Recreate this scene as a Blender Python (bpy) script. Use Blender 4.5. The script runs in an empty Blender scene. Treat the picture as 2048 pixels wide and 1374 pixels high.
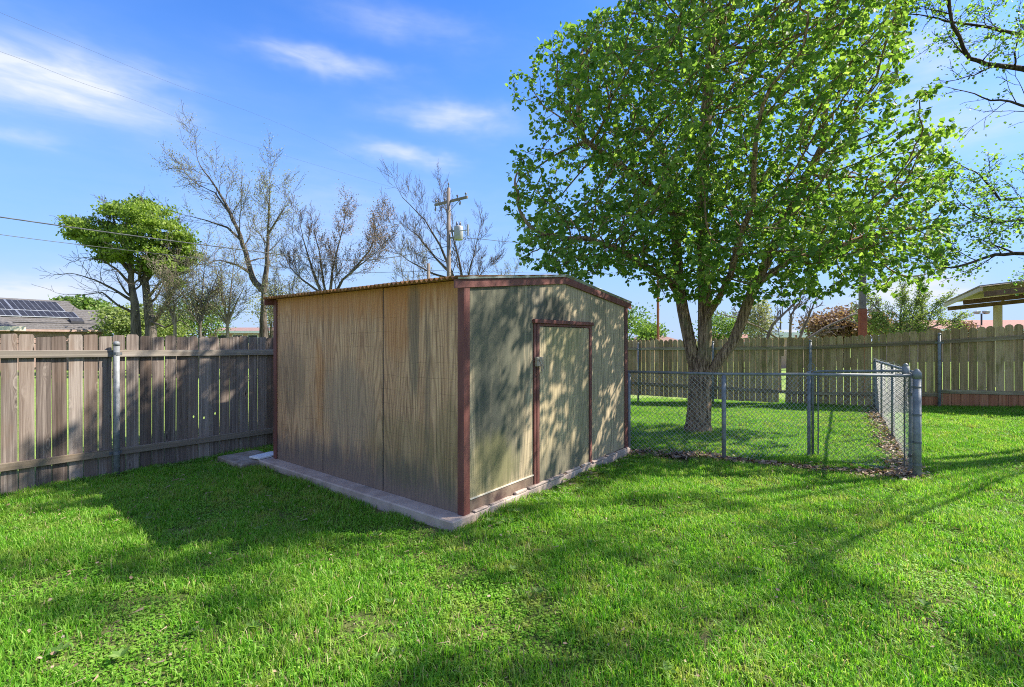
import bpy, bmesh, math, random
import numpy as np
from mathutils import Vector, Matrix, Quaternion
R = math.radians
PI = math.pi
rnd = random.Random(7)

# ------------------------------------------------------------------ camera, world, sun, exposure
scene = bpy.context.scene
C = scene.collection
F = 967.0                      # focal length in pixels of the 2048-wide photograph
EYE = 1.80
cam_d = bpy.data.cameras.new('camera')
cam_d.sensor_width = 36.0
cam_d.lens = 36.0 * F / 2048
cam_d.shift_y = -7 / 2048
cam_d.clip_end = 3000
cam_d.clip_start = 0.05
cam = bpy.data.objects.new('camera', cam_d)
cam.location = (0, 0, EYE)
cam.rotation_euler = (R(90), 0, 0)
C.objects.link(cam)
scene.camera = cam

SUN_EL, SUN_AZ = R(43.7), math.atan2(.983, .182)
sun_vec = Vector((math.sin(SUN_AZ) * math.cos(SUN_EL), math.cos(SUN_AZ) * math.cos(SUN_EL), math.sin(SUN_EL)))
sl = bpy.data.lights.new('sun', 'SUN')
sl.energy = 5.0
sl.angle = R(0.46)
sl.color = (1.0, 0.94, 0.84)
so = bpy.data.objects.new('sun', sl)
so.rotation_euler = sun_vec.to_track_quat('Z', 'Y').to_euler()
so.location = (30, 5, 30)
C.objects.link(so)

SKY_STRENGTH = 0.15
scene.view_settings.view_transform = 'Standard'
scene.view_settings.look = 'None'
scene.view_settings.gamma = 1
scene.view_settings.exposure = 1.2
scene.view_settings.use_curve_mapping = False
scene.render.engine = 'CYCLES'
scene.cycles.use_denoising = False
scene.cycles.filter_width = 1.05
scene.cycles.sample_clamp_indirect = 6.0
scene.cycles.max_bounces = 8
scene.cycles.diffuse_bounces = 4
scene.cycles.transmission_bounces = 4
scene.cycles.transparent_max_bounces = 8


class NT:
    """small helper for node trees"""
    def __init__(self, tree):
        self.t = tree
        tree.nodes.clear()

    def n(self, kind, **kw):
        nd = self.t.nodes.new(kind)
        ins = kw.pop('i', {})
        for k, v in kw.items():
            setattr(nd, k, v)
        for k, v in ins.items():
            s = nd.inputs[k]
            if isinstance(v, bpy.types.NodeSocket):
                self.t.links.new(v, s)
            else:
                s.default_value = v
        return nd

    def math(self, op, a, b=0.0, c=0.0, clamp=False):
        return self.n('ShaderNodeMath', operation=op, use_clamp=clamp, i={0: a, 1: b, 2: c}).outputs[0]

    def vmath(self, op, a, b=(0, 0, 0)):
        nd = self.n('ShaderNodeVectorMath', operation=op, i={0: a, 1: b})
        return nd.outputs['Value'] if op in ('DOT_PRODUCT', 'LENGTH') else nd.outputs[0]

    def mapr(self, v, a, b, c=0.0, d=1.0, smooth=True):
        return self.n('ShaderNodeMapRange', interpolation_type='SMOOTHSTEP' if smooth else 'LINEAR',
                      i={0: v, 1: a, 2: b, 3: c, 4: d}).outputs[0]

    def mix(self, f, a, b, blend='MIX'):
        nd = self.n('ShaderNodeMix', data_type='RGBA', blend_type=blend)
        for idx, v in ((0, f), (6, a), (7, b)):
            s = nd.inputs[idx]
            if isinstance(v, bpy.types.NodeSocket):
                self.t.links.new(v, s)
            else:
                s.default_value = v if idx == 0 else (*v[:3], 1)
        return nd.outputs[2]

    def noise(self, vec, scale=1.0, detail=3.0, rough=0.5, dist=0.0, color=False):
        nd = self.n('ShaderNodeTexNoise', i={'Scale': scale, 'Detail': detail, 'Roughness': rough, 'Distortion': dist})
        if vec is not None:
            self.t.links.new(vec, nd.inputs['Vector'])
        return nd.outputs['Color' if color else 'Fac']

    def scaled(self, vec, s):
        return self.n('ShaderNodeMapping', i={'Vector': vec, 'Scale': s}).outputs[0]

    def sep(self, v):
        return self.n('ShaderNodeSeparateXYZ', i={0: v}).outputs

    def comb(self, x, y, z):
        return self.n('ShaderNodeCombineXYZ', i={0: x, 1: y, 2: z}).outputs[0]

    def ramp(self, f, stops):
        nd = self.n('ShaderNodeValToRGB', i={0: f})
        e = nd.color_ramp.elements
        while len(e) < len(stops):
            e.new(0.5)
        for el, (p, c) in zip(e, stops):
            el.position = p
            el.color = (*c, 1)
        return nd.outputs[0]


# sky with cirrus
w = bpy.data.worlds.new('World')
scene.world = w
w.use_nodes = True
k = NT(w.node_tree)
sky = k.n('ShaderNodeTexSky', sky_type='NISHITA', sun_disc=False, sun_elevation=SUN_EL, sun_rotation=SUN_AZ,
          altitude=300.0, air_density=1.0, dust_density=0.4, ozone_density=3.0)
hs = k.n('ShaderNodeHueSaturation', i={'Saturation': 1.22, 'Value': 1.0, 'Color': sky.outputs[0]})
skyc = k.mix(1.0, hs.outputs[0], (0.60, .69, .93), 'MULTIPLY')
tc = k.n('ShaderNodeTexCoord').outputs['Generated']
d3 = k.sep(tc)
az = k.math('ARCTAN2', d3[0], d3[1])
el = k.math('ARCSINE', d3[2])
ang = k.comb(az, el, 0.0)
warp = k.noise(k.scaled(ang, (5, 9, 1)), 1.0, 4, 0.6, color=True)
wv = k.sep(k.vmath('SUBTRACT', warp, (0.5, 0.5, 0.5)))
azw = k.math('MULTIPLY_ADD', wv[0], 0.26, az)
elw = k.math('MULTIPLY_ADD', wv[1], 0.08, el)
streak = k.mapr(k.noise(k.scaled(ang, (9, 42, 1)), 1.0, 5, 0.60, 0.4), 0.25, 0.78, 0.5, 1.1)
cl = None
for (px, py, sx, sy, tilt, st) in [
        (170, 185, 200, 46, -10, .50), (30, 130, 190, 80, 0, .42), (240, 150, 120, 40, 15, .25), (640, 118, 110, 22, 0, .50),
        (915, 238, 100, 24, -6, .50), (815, 306, 70, 16, -4, .46), (800, 45, 150, 30, -4, .20),
        (10, 268, 70, 16, 0, .28), (120, 590, 170, 50, 4, .55), (30, 600, 90, 30, 0, .5), (680, 470, 300, 110, 0, .22),
        (1850, 578, 70, 16, 4, .85), (1880, 120, 90, 75, 30, .42), (1900, 260, 190, 60, 8, .34), (1780, 600, 130, 30, 0, .35)]:
    a0 = math.atan2(px - 1024, F)
    h = math.hypot(px - 1024, F)
    e0 = math.atan2(680 - py, h)
    ka = F / (h * h)
    ke = h / (h * h + (680 - py) ** 2)
    t = R(tilt)
    dx = k.math('SUBTRACT', azw, a0)
    dy = k.math('SUBTRACT', elw, e0)
    x1 = k.math('MULTIPLY_ADD', dx, math.cos(t), k.math('MULTIPLY', dy, math.sin(t)))
    y1 = k.math('MULTIPLY_ADD', dy, math.cos(t), k.math('MULTIPLY', dx, -math.sin(t)))
    x2 = k.math('POWER', k.math('ABSOLUTE', k.math('DIVIDE', x1, sx * ka)), 2)
    y2 = k.math('POWER', k.math('ABSOLUTE', k.math('DIVIDE', y1, sy * ke)), 2)
    g = k.math('MULTIPLY', k.math('POWER', 2.718, k.math('MULTIPLY', k.math('ADD', x2, y2), -0.9)), st * 1.45)
    cl = g if cl is None else k.math('ADD', cl, g)
fill_clouds = k.math('MULTIPLY', k.mapr(k.noise(k.scaled(ang, (3, 9, 1)), 1.0, 4, 0.55), 0.38, 0.66),
               k.mapr(k.math('ABSOLUTE', az), 0.85, 1.1, 0.04, 0.9))  # cloud cover added outside the view to brighten and neutralise the sky fill
low = k.mapr(el, 0.22, -0.02, 0.0, 0.22)
cf = k.math('ADD', k.math('MULTIPLY', k.math('ADD', cl, fill_clouds), streak), low, clamp=True)
sund = k.vmath('DOT_PRODUCT', tc, tuple(sun_vec))
away = k.mapr(sund, .97, .80, .0, 1.0)
skyc = k.mix(away, hs.outputs[0], skyc)
skyc = k.mix(k.math('MULTIPLY', away, k.mapr(el, .62, .02, 0.0, .85)), skyc, (.95, 1.68, 3.05))
skyc = k.mix(k.mapr(el, .16, -.02, 0.0, .55), skyc, (1.4, 1.9, 2.9))
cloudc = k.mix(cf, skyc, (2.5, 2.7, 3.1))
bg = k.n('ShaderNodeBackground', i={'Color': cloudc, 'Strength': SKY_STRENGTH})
out = k.n('ShaderNodeOutputWorld', i={'Surface': bg.outputs[0]})

# ------------------------------------------------------------------ frames of reference
CX, CY = -0.469, 4.68                       # near corner of the shed
Vx, Vy = 0.6115, 0.7912                     # along the shed's front wall
Ux, Uy = -0.7912, 0.6115                    # along its long side, away
SLAB = 0.11


def px(x, y, Y):
    """point at depth Y that the photograph shows at pixel (x, y)"""
    return Vector(((x - 1024) / F * Y, Y, EYE + (680 - y) / F * Y))


def sst(x, a, b):
    t = min(1, max(0, (x - a) / (b - a)))
    return t * t * (3 - 2 * t)


def gz(x, y):
    p = x * Vx + y * Vy
    wv_ = max(-8, min(4.5, x * .792 - y * .61))
    s = sst(p, 6.5, 15)
    z = .02 * (1 - s) + s * (.155 + .062 * wv_)
    z += (.018 * math.sin(x * 1.3 + .7) * math.sin(y * 1.1 + 2) + .012 * math.sin(x * 2.9 + y * 1.7)) * (1 - sst(p, 11, 15))
    z -= 1.5 * sst(y, 24, 70)
    return z


# ------------------------------------------------------------------ object helpers
def link(o, parent=None):
    C.objects.link(o)
    if parent is not None:
        o.parent = parent
    return o


def tag(o, label=None, cat=None, group=None, kind=None):
    if label: o['label'] = label
    if cat: o['category'] = cat
    if group: o['group'] = group
    if kind: o['kind'] = kind
    return o


def thing(name, label, cat, loc=(0, 0, 0), rz=0.0, group=None):
    o = link(bpy.data.objects.new(name, None))
    o.empty_display_size = 0.1
    o.location = loc
    o.rotation_euler = (0, 0, rz)
    return tag(o, label, cat, group)


class MB:
    def __init__(self):
        self.v, self.f, self.m = [], [], []
        self.cur = 0

    def face(self, idx):
        self.f.append(tuple(idx)); self.m.append(self.cur)

    def box(self, x0, y0, z0, x1, y1, z1):
        b = len(self.v)
        self.v += [(x0, y0, z0), (x1, y0, z0), (x1, y1, z0), (x0, y1, z0), (x0, y0, z1), (x1, y0, z1), (x1, y1, z1), (x0, y1, z1)]
        for q in ((3, 2, 1, 0), (4, 5, 6, 7), (0, 1, 5, 4), (1, 2, 6, 5), (2, 3, 7, 6), (3, 0, 4, 7)):
            self.face([b + i for i in q])
        return self

    def hexa(self, pts):
        """8 points ordered like box"""
        b = len(self.v)
        self.v += [tuple(p) for p in pts]
        for q in ((3, 2, 1, 0), (4, 5, 6, 7), (0, 1, 5, 4), (1, 2, 6, 5), (2, 3, 7, 6), (3, 0, 4, 7)):
            self.face([b + i for i in q])
        return self

    def beam(self, a, b, wd, ht, up=(0, 0, 1)):
        a, b = Vector(a), Vector(b)
        d = (b - a).normalized()
        s = d.cross(Vector(up)).normalized()
        u = s.cross(d).normalized()
        s, u = s * wd / 2, u * ht / 2
        return self.hexa([a - s - u, a + s - u, b + s - u, b - s - u, a - s + u, a + s + u, b + s + u, b - s + u])

    def prism(self, poly, y0, y1):
        """outline in x,z pushed from y0 to y1"""
        n, b = len(poly), len(self.v)
        self.v += [(x, y0, z) for x, z in poly] + [(x, y1, z) for x, z in poly]
        self.face([b + i for i in range(n)])
        self.face([b + n + i for i in reversed(range(n))])
        for i in range(n):
            j = (i + 1) % n
            self.face([b + j, b + i, b + n + i, b + n + j])
        return self

    def tube(self, pts, rad, n=8, cap=True):
        pts = [Vector(p) for p in pts]
        if not hasattr(rad, '__len__'): rad = [rad] * len(pts)
        b = len(self.v)
        s = None
        for i, p in enumerate(pts):
            d = (pts[min(i + 1, len(pts) - 1)] - pts[max(i - 1, 0)]).normalized()
            if s is None:
                s = d.cross(Vector((0, 0, 1)) if abs(d.z) < .9 else Vector((1, 0, 0))).normalized()
            else:
                s = (s - d * s.dot(d)).normalized()
            u = d.cross(s)
            for q in range(n):
                a = 2 * PI * q / n
                self.v.append(tuple(p + (s * math.cos(a) + u * math.sin(a)) * rad[i]))
        for i in range(len(pts) - 1):
            for q in range(n):
                r = (q + 1) % n
                self.face([b + i * n + q, b + i * n + r, b + (i + 1) * n + r, b + (i + 1) * n + q])
        if cap:
            self.face([b + q for q in reversed(range(n))])
            self.face([b + (len(pts) - 1) * n + q for q in range(n)])
        return self

    def mesh(self, name, mats, smooth=False):
        me = bpy.data.meshes.new(name)
        me.from_pydata(self.v, [], self.f)
        for m in (mats if isinstance(mats, (list, tuple)) else [mats]):
            me.materials.append(m)
        if any(self.m):
            me.polygons.foreach_set('material_index', self.m)
        if smooth:
            me.polygons.foreach_set('use_smooth', [True] * len(me.polygons))
        me.update()
        return me

    def build(self, name, mats, parent=None, smooth=False, bevel=0.0):
        o = link(bpy.data.objects.new(name, self.mesh(name, mats, smooth)), parent)
        if bevel:
            b = o.modifiers.new('bevel', 'BEVEL')
            b.width = bevel
            b.segments = 1
        return o


def copy_of(o, parent=None, loc=None, rot=None, link_name=None):
    c = o.copy()
    C.objects.link(c)
    c.parent = parent
    if loc is not None: c.location = loc
    if rot is not None: c.rotation_euler = rot
    return c


def array_mesh(name, V, Fa, mats, attrs=None, smooth=False):
    """V (n,3), Fa (m,k) polygons of equal size"""
    me = bpy.data.meshes.new(name)
    V = np.asarray(V, dtype=np.float32); Fa = np.asarray(Fa, dtype=np.int32)
    m, kk = Fa.shape
    me.vertices.add(len(V)); me.vertices.foreach_set('co', V.ravel())
    me.loops.add(m * kk); me.loops.foreach_set('vertex_index', Fa.ravel())
    me.polygons.add(m)
    me.polygons.foreach_set('loop_start', np.arange(m, dtype=np.int32) * kk)
    me.update(calc_edges=True)
    for a, arr in (attrs or {}).items():
        at = me.attributes.new(a, 'FLOAT', 'POINT')
        at.data.foreach_set('value', np.asarray(arr, dtype=np.float32))
    for mt in (mats if isinstance(mats, (list, tuple)) else [mats]):
        me.materials.append(mt)
    if smooth:
        me.polygons.foreach_set('use_smooth', [True] * m)
    me.validate()
    return me


# ------------------------------------------------------------------ materials
def new_mat(name):
    m = bpy.data.materials.new(name)
    m.use_nodes = True
    return m, NT(m.node_tree)


def finish(k, col, rough=0.8, bump=None, bstr=0.3, bdist=0.01, metal=0.0, spec=0.3):
    bs = k.n('ShaderNodeBsdfPrincipled')
    for s, v in (('Base Color', col), ('Roughness', rough), ('Metallic', metal), ('Specular IOR Level', spec)):
        if isinstance(v, bpy.types.NodeSocket): k.t.links.new(v, bs.inputs[s])
        else: bs.inputs[s].default_value = (*v, 1) if isinstance(v, tuple) else v
    if bump is not None:
        b = k.n('ShaderNodeBump', i={'Strength': bstr, 'Distance': bdist, 'Height': bump})
        k.t.links.new(b.outputs[0], bs.inputs['Normal'])
    k.n('ShaderNodeOutputMaterial', i={'Surface': bs.outputs[0]})


def obj_coord(k, rand=True):
    v = k.n('ShaderNodeTexCoord').outputs['Object']
    r = k.n('ShaderNodeObjectInfo').outputs['Random']
    if rand:
        v = k.vmath('ADD', v, k.comb(k.math('MULTIPLY', r, 37.0), 0.0, k.math('MULTIPLY', r, 91.0)))
    return v, r


def mat_boards(name, c_dark, c_mid, c_light, moss=None, moss_amt=0.3, warm=(.10, .06, .035), knots=True, axis='z', vary=.5):
    """weathered fence boards"""
    m, k = new_mat(name)
    v, r = obj_coord(k)
    if axis == 'x':
        s = k.sep(v); v = k.comb(s[2], s[1], s[0])
    big = k.noise(k.scaled(v, (5, 5, 1.2)), 1.0, 4, 0.6)
    if knots:
        vor = k.n('ShaderNodeTexVoronoi', i={'Vector': k.scaled(v, (6.5, .01, 1.9)), 'Scale': 1.0, 'Randomness': 1.0})
        kd = vor.outputs['Distance']
    grainv = k.scaled(v, (62, 30, 1.4))
    if knots:
        push = k.mapr(kd, 0.0, .30, 3.5, 0.0)
        gs = k.sep(grainv)
        grainv = k.comb(k.math('ADD', gs[0], push), gs[1], gs[2])
    grain = k.noise(grainv, 1.0, 5, 0.65, 0.3)
    streak = k.noise(k.scaled(v, (22, 10, .55)), 1.0, 3, 0.55)
    f = k.math('ADD', k.math('MULTIPLY', grain, .55), k.math('MULTIPLY', streak, .45))
    f = k.math('ADD', f, k.math('MULTIPLY', k.math('SUBTRACT', r, .5), vary * .35))
    col = k.ramp(f, [(.30, c_dark), (.50, c_mid), (.70, c_light)])
    col = k.mix(k.mapr(big, .48, .72, 0, .6), col, warm)
    r2 = k.math('FRACT', k.math('MULTIPLY', r, 17.3))
    col = k.mix(k.math('MULTIPLY', k.mapr(r2, .55, 1.0), .35), col, warm)
    if moss:
        mz = k.noise(k.scaled(v, (9, 9, 2.2)), 1.0, 4, 0.65)
        col = k.mix(k.mapr(mz, .62 - moss_amt * .4, .80 - moss_amt * .3, 0, .8), col, moss)
    if knots:
        col = k.mix(k.mapr(kd, .085, .03, 0, .85), col, tuple(x * .35 for x in c_dark))
        col = k.mix(k.math('MULTIPLY', k.mapr(k.math('ABSOLUTE', k.math('SUBTRACT', kd, .13)), .03, .0), .35), col, c_light)
    finish(k, col, .88, grain, .55, .004, spec=.15)
    return m


def mat_ply(name, base, tan, dark, stains):
    """cedar-faced plywood siding: object x+y runs along the wall, z up"""
    m, k = new_mat(name)
    tc_ = k.n('ShaderNodeTexCoord').outputs['Object']
    r = k.n('ShaderNodeObjectInfo').outputs['Random']
    s = k.sep(tc_)
    h = k.math('ADD', s[0], s[1])
    z = s[2]
    hr = k.math('MULTIPLY_ADD', r, 53.0, h)
    flow = k.noise(k.comb(k.math('MULTIPLY', hr, 3.4), k.math('MULTIPLY', r, 9.0), k.math('MULTIPLY', z, .20)), 1.0, 2.0, .42, .2)
    fine = k.noise(k.comb(k.math('MULTIPLY', hr, 48), 0.0, k.math('MULTIPLY', z, 1.3)), 1.0, 4, .6)
    ph = k.math('MULTIPLY_ADD', flow, 105.0, k.math('MULTIPLY', fine, 2.0))
    ring = k.math('MULTIPLY_ADD', k.math('SINE', ph), .5, .5)
    hs_ = k.math('DIVIDE', hr, .405)
    sid = k.math('FLOOR', hs_)
    xp = k.math('SUBTRACT', k.math('FRACT', hs_), .5)
    wn = k.n('ShaderNodeTexWhiteNoise', noise_dimensions='1D', i={'W': sid}).outputs[0]
    xo = k.math('MULTIPLY_ADD', k.math('SUBTRACT', wn, .5), .5, xp)
    wv1 = k.noise(k.comb(k.math('MULTIPLY', hr, 5), sid, k.math('MULTIPLY', z, .9)), 1.0, 3, .5)
    ph2 = k.math('MULTIPLY_ADD', k.math('POWER', k.math('ABSOLUTE', xo), 1.5), 10.0, k.math('MULTIPLY', z, k.mapr(wn, 0, 1, .6, 3.0)))
    ph2 = k.math('ADD', ph2, k.math('MULTIPLY', wv1, 3.5))
    ring2 = k.math('MULTIPLY_ADD', k.math('SINE', k.math('MULTIPLY', ph2, 6.283)), .5, .5)
    ring = k.math('MAXIMUM', k.math('MULTIPLY', k.math('POWER', ring, 1.6), .45), k.math('POWER', ring2, 1.8))
    broad = k.noise(k.comb(k.math('MULTIPLY', hr, 7), 2.0, k.math('MULTIPLY', z, .35)), 1.0, 4, .6)
    col = k.mix(k.mapr(broad, .3, .7), base, tan)
    col = k.mix(k.math('MULTIPLY', ring, .55), col, dark)
    col = k.mix(k.mapr(fine, .50, .66, 0, .7), col, dark)
    # saw marks and shallow grooves
    gl = k.math('FRACT', k.math('MULTIPLY', h, 9.8))
    groove = k.mapr(k.math('ABSOLUTE', k.math('SUBTRACT', gl, .5)), .0, .02, 1, 0)
    gm = k.mapr(k.noise(k.comb(k.math('FLOOR', k.math('MULTIPLY', h, 9.8)), 0.0, 0.0), 3.1, 0), .5, .56)
    groove = k.math('MULTIPLY', groove, gm)
    col = k.mix(k.math('MULTIPLY', groove, .55), col, tuple(x * .3 for x in dark))
    zz = k.math('MULTIPLY_ADD', k.noise(k.comb(h, 0.0, 0.0), 2.0, 2), .10, z)
    hb = k.math('FRACT', k.math('MULTIPLY', zz, 6.3))
    saw = k.math('MULTIPLY', k.mapr(k.math('ABSOLUTE', k.math('SUBTRACT', hb, .5)), .0, .018, 1, 0),
                 k.mapr(k.noise(k.comb(k.math('MULTIPLY', h, 4), 0.0, k.math('MULTIPLY', z, 2)), 1.0, 3), .44, .56))
    col = k.mix(k.math('MULTIPLY', saw, .6), col, tuple(x * .35 for x in dark))
    wob = k.noise(k.comb(k.math('MULTIPLY', h, 9), 1.0, k.math('MULTIPLY', z, 1.1)), 1.0, 5, .62)
    for st in stains:                      # (colour, h0, hw, z0, zw, strength, wobble)
        c_, h0, hw, z0, zw, amt, wb = st
        dh = k.math('DIVIDE', k.math('SUBTRACT', h, h0), hw)
        dz = k.math('DIVIDE', k.math('SUBTRACT', z, z0), zw)
        d = k.math('ADD', k.math('POWER', k.math('ABSOLUTE', dh), 2), k.math('POWER', k.math('ABSOLUTE', dz), 2))
        d = k.math('ADD', d, k.math('MULTIPLY', k.math('SUBTRACT', wob, .5), wb))
        col = k.mix(k.mapr(d, 1.25, .25, 0, amt), col, c_)
    hgt = k.math('ADD', k.math('MULTIPLY', ring, -.6), k.math('MULTIPLY', groove, -2.5))
    finish(k, col, .85, k.math('ADD', hgt, fine), .5, .003, spec=.15)
    return m


def mat_simple(name, c1, c2, scale=6, rough=.6, metal=0.0, bump=.15, spec=.3, stretch=(1, 1, 1), detail=5, third=None):
    m, k = new_mat(name)
    v, r = obj_coord(k)
    v = k.scaled(v, stretch)
    n = k.noise(v, scale, detail, .6)
    col = k.mix(k.mapr(n, .35, .65), c1, c2)
    if third:
        n2 = k.noise(v, scale * .45, 4, .65)
        col = k.mix(k.mapr(n2, .55, .68, 0, .85), col, third)
    finish(k, col, rough, k.noise(v, scale * 4, 4, .6), bump, .01, metal, spec)
    return m


M = {}
M['fence_left'] = mat_boards('grey_cedar', (.045, .035, .030), (.170, .135, .113), (.37, .31, .262), warm=(.19, .125, .085), vary=.75)
M['rail_left'] = mat_boards('grey_rail', (.10, .085, .07), (.25, .215, .175), (.42, .37, .31), warm=(.22, .16, .10), knots=False, axis='x')
M['fence_right'] = mat_boards('olive_boards', (.16, .11, .060), (.44, .315, .170), (.62, .47, .285), moss=(.23, .195, .070), moss_amt=.35, warm=(.32, .20, .11), vary=.6)
M['rail_right'] = mat_boards('olive_rail', (.16, .125, .08), (.34, .27, .18), (.52, .43, .29), moss=(.18, .17, .08), knots=False, axis='x')
M['kick'] = mat_boards('red_boards', (.24, .085, .045), (.42, .17, .09), (.56, .27, .16), warm=(.32, .13, .08), knots=False)
grey = (.085, .080, .078)
olive = (.13, .125, .055)
orange = (.52, .20, .055)
M['ply_side'] = mat_ply('plywood_side', (.64, .365, .195), (.76, .475, .26), (.22, .115, .065), [
    (orange, 1.8, 3.2, 2.45, .55, .60, 1.5), (orange, 2.50, .14, 1.1, .65, .42, 2.4), (orange, .95, .35, 1.95, .5, .4, 1.5),
    ((.17, .135, .10), 3.2, .40, 1.15, .55, .4, 3.0), ((.15, .125, .115), 1.8, 4.0, -.12, .60, .80, 1.8), (olive, .15, .30, .62, .5, .4, 2.6),
    (olive, .9, .7, .5, .42, .38, 2.0), ((.14, .125, .09), .70, .10, 1.8, .75, .65, 3.0), ((.15, .125, .09), .48, .06, 1.4, .8, .5, 3.0),
    ((.30, .235, .17), 1.9, .6, .9, .6, .5, 1.5)])
algae = (.115, .115, .082)
M['ply_front'] = mat_ply('plywood_front', (.47, .37, .225), (.56, .445, .28), (.16, .13, .085), [
    (algae, .50, .70, 1.75, .95, .95, 2.6), (algae, .60, .42, .9, .9, .85, 2.8), ((.075, .08, .065), .35, .25, .8, .7, .7, 2.6), ((.055, .060, .05), 1.55, .45, 2.02, .22, .85, 1.8),
    ((.12, .12, .10), 1.2, .2, 2.35, .5, .6, 1.2), ((.22, .20, .07), .35, .5, .35, .4, .45, 1.8), (algae, 2.1, .5, .25, .35, .5, 2.2),
    (algae, 2.7, .3, 2.1, .4, .4, 2.0)])
M['ply_door'] = mat_ply('plywood_door', (.47, .37, .215), (.55, .44, .265), (.20, .165, .10), [
    ((.12, .12, .09), 1.7, .8, .05, .40, .75, 1.9), (algae, 2.3, .25, .9, .8, .3, 2.0), ((.25, .24, .10), 1.8, .5, 1.7, .4, .4, 2.0)])
M['trim'] = mat_simple('red_brown_paint', (.150, .052, .042), (.200, .078, .062), 9, .62, bump=.2, stretch=(1, 1, .2), third=(.12, .06, .05))
M['trim_worn'] = mat_simple('worn_brown_board', (.17, .11, .08), (.24, .17, .12), 8, .8, bump=.3, third=(.11, .06, .05))
M['rust'] = mat_simple('rusty_sheet', (.26, .10, .03), (.42, .21, .07), 14, .75, bump=.3, third=(.16, .09, .06))
M['galv_sheet'] = mat_simple('galvanised_sheet', (.42, .43, .45), (.60, .61, .63), 7, .42, .55, .1, third=(.40, .27, .17))
M['tan_sheet'] = mat_simple('tan_weathered_sheet', (.34, .28, .21), (.46, .39, .30), 7, .6, .2, .1, third=(.26, .16, .10))
M['galv'] = mat_simple('galvanised_pipe', (.17, .178, .18), (.26, .268, .27), 11, .55, .1, .15, third=(.24, .25, .25))
M['galv_dark'] = mat_simple('dull_pipe', (.115, .122, .125), (.18, .187, .19), 11, .55, .1, .2, third=(.13, .11, .09))
M['wire'] = mat_simple('fence_wire', (.30, .30, .30), (.46, .46, .45), 20, .45, .3, .0)
M['concrete'] = mat_simple('concrete', (.38, .29, .235), (.50, .40, .33), 5, .9, bump=.15, third=(.26, .22, .18))
M['concrete_dirty'] = mat_simple('dirty_concrete', (.24, .19, .14), (.36, .30, .24), 7, .9, bump=.6, third=(.16, .12, .09))
M['white'] = mat_simple('white_paint', (.70, .69, .66), (.80, .79, .76), 8, .6, bump=.1)
M['shingle'] = mat_simple('grey_shingles', (.085, .078, .072), (.15, .138, .128), 9, .9, bump=.4, stretch=(1, 1, 3), third=(.17, .155, .14))
M['siding'] = mat_simple('pinkish_siding', (.33, .22, .19), (.40, .28, .24), 5, .8)
M['brick'] = mat_simple('pinkish_brick', (.36, .22, .17), (.45, .30, .24), 6, .85)
M['brown_roof'] = mat_simple('brown_roof', (.22, .13, .11), (.30, .19, .16), 7, .9, bump=.3)
M['red_roof'] = mat_simple('red_roof', (.27, .13, .10), (.36, .19, .15), 7, .9, bump=.3)
M['cream'] = mat_simple('cream_trim', (.62, .54, .42), (.70, .63, .50), 5, .7)
M['panel'] = mat_simple('solar_cell', (.020, .020, .024), (.032, .032, .036), 3, .5, 0, 0, .25)
M['alu'] = mat_simple('aluminium_frame', (.55, .56, .58), (.65, .66, .68), 4, .4, .7, 0)
M['pole_wood'] = mat_simple('weathered_pole', (.15, .12, .10), (.25, .21, .18), 8, .9, bump=.4, stretch=(4, 4, .3), third=(.20, .16, .13))
M['porcelain'] = mat_simple('insulator', (.10, .09, .10), (.17, .16, .17), 5, .3, spec=.5)
M['tank'] = mat_simple('grey_tank', (.30, .30, .30), (.38, .38, .38), 5, .5, .1, .05)
M['cable'] = mat_simple('black_cable', (.05, .052, .06), (.09, .095, .105), 4, .6)
M['cable_thin'] = mat_simple('thin_wire', (.10, .12, .16), (.14, .16, .20), 4, .6)
M['primer'] = mat_simple('red_primer_steel', (.24, .075, .040), (.30, .11, .06), 5, .75, third=(.20, .09, .06))
M['steel_grey'] = mat_simple('grey_steel', (.16, .15, .14), (.24, .22, .20), 6, .7, .2)
M['wood_post'] = mat_simple('pale_timber', (.46, .37, .26), (.55, .46, .34), 6, .8, stretch=(3, 3, .4))
M['purlin'] = mat_simple('dark_timber', (.13, .085, .055), (.19, .13, .09), 6, .85)
M['dark'] = mat_simple('dark_lamp', (.03, .03, .035), (.05, .05, .055), 5, .6)
M['latch'] = mat_simple('worn_latch', (.30, .24, .17), (.42, .36, .28), 30, .6, .2, .3, third=(.15, .08, .05))


def mat_bark(name, c1, c2, c3, scale=1.0):
    m, k = new_mat(name)
    v = k.n('ShaderNodeNewGeometry').outputs['Position']
    a = k.noise(k.scaled(v, (38 * scale, 38 * scale, 4.5 * scale)), 1.0, 5, .65, .4)
    b = k.noise(k.scaled(v, (3 * scale, 3 * scale, 1.5 * scale)), 1.0, 4, .6)
    col = k.mix(k.mapr(a, .38, .62), c1, c2)
    col = k.mix(k.mapr(b, .50, .70, 0, .8), col, c3)
    finish(k, col, .9, a, .9, .02, spec=.1)
    return m


M['bark'] = mat_bark('tree_bark', (.10, .062, .038), (.46, .31, .195), (.26, .22, .12))
M['bark_grey'] = mat_bark('grey_bark', (.045, .036, .031), (.155, .128, .106), (.19, .16, .135), .5)
M['bark_dark'] = mat_bark('dark_bark', (.035, .026, .021), (.095, .072, .056), (.10, .085, .06), .6)
M['bark_pale'] = mat_bark('pale_bark', (.13, .10, .08), (.27, .22, .18), (.20, .16, .12), .5)


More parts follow.
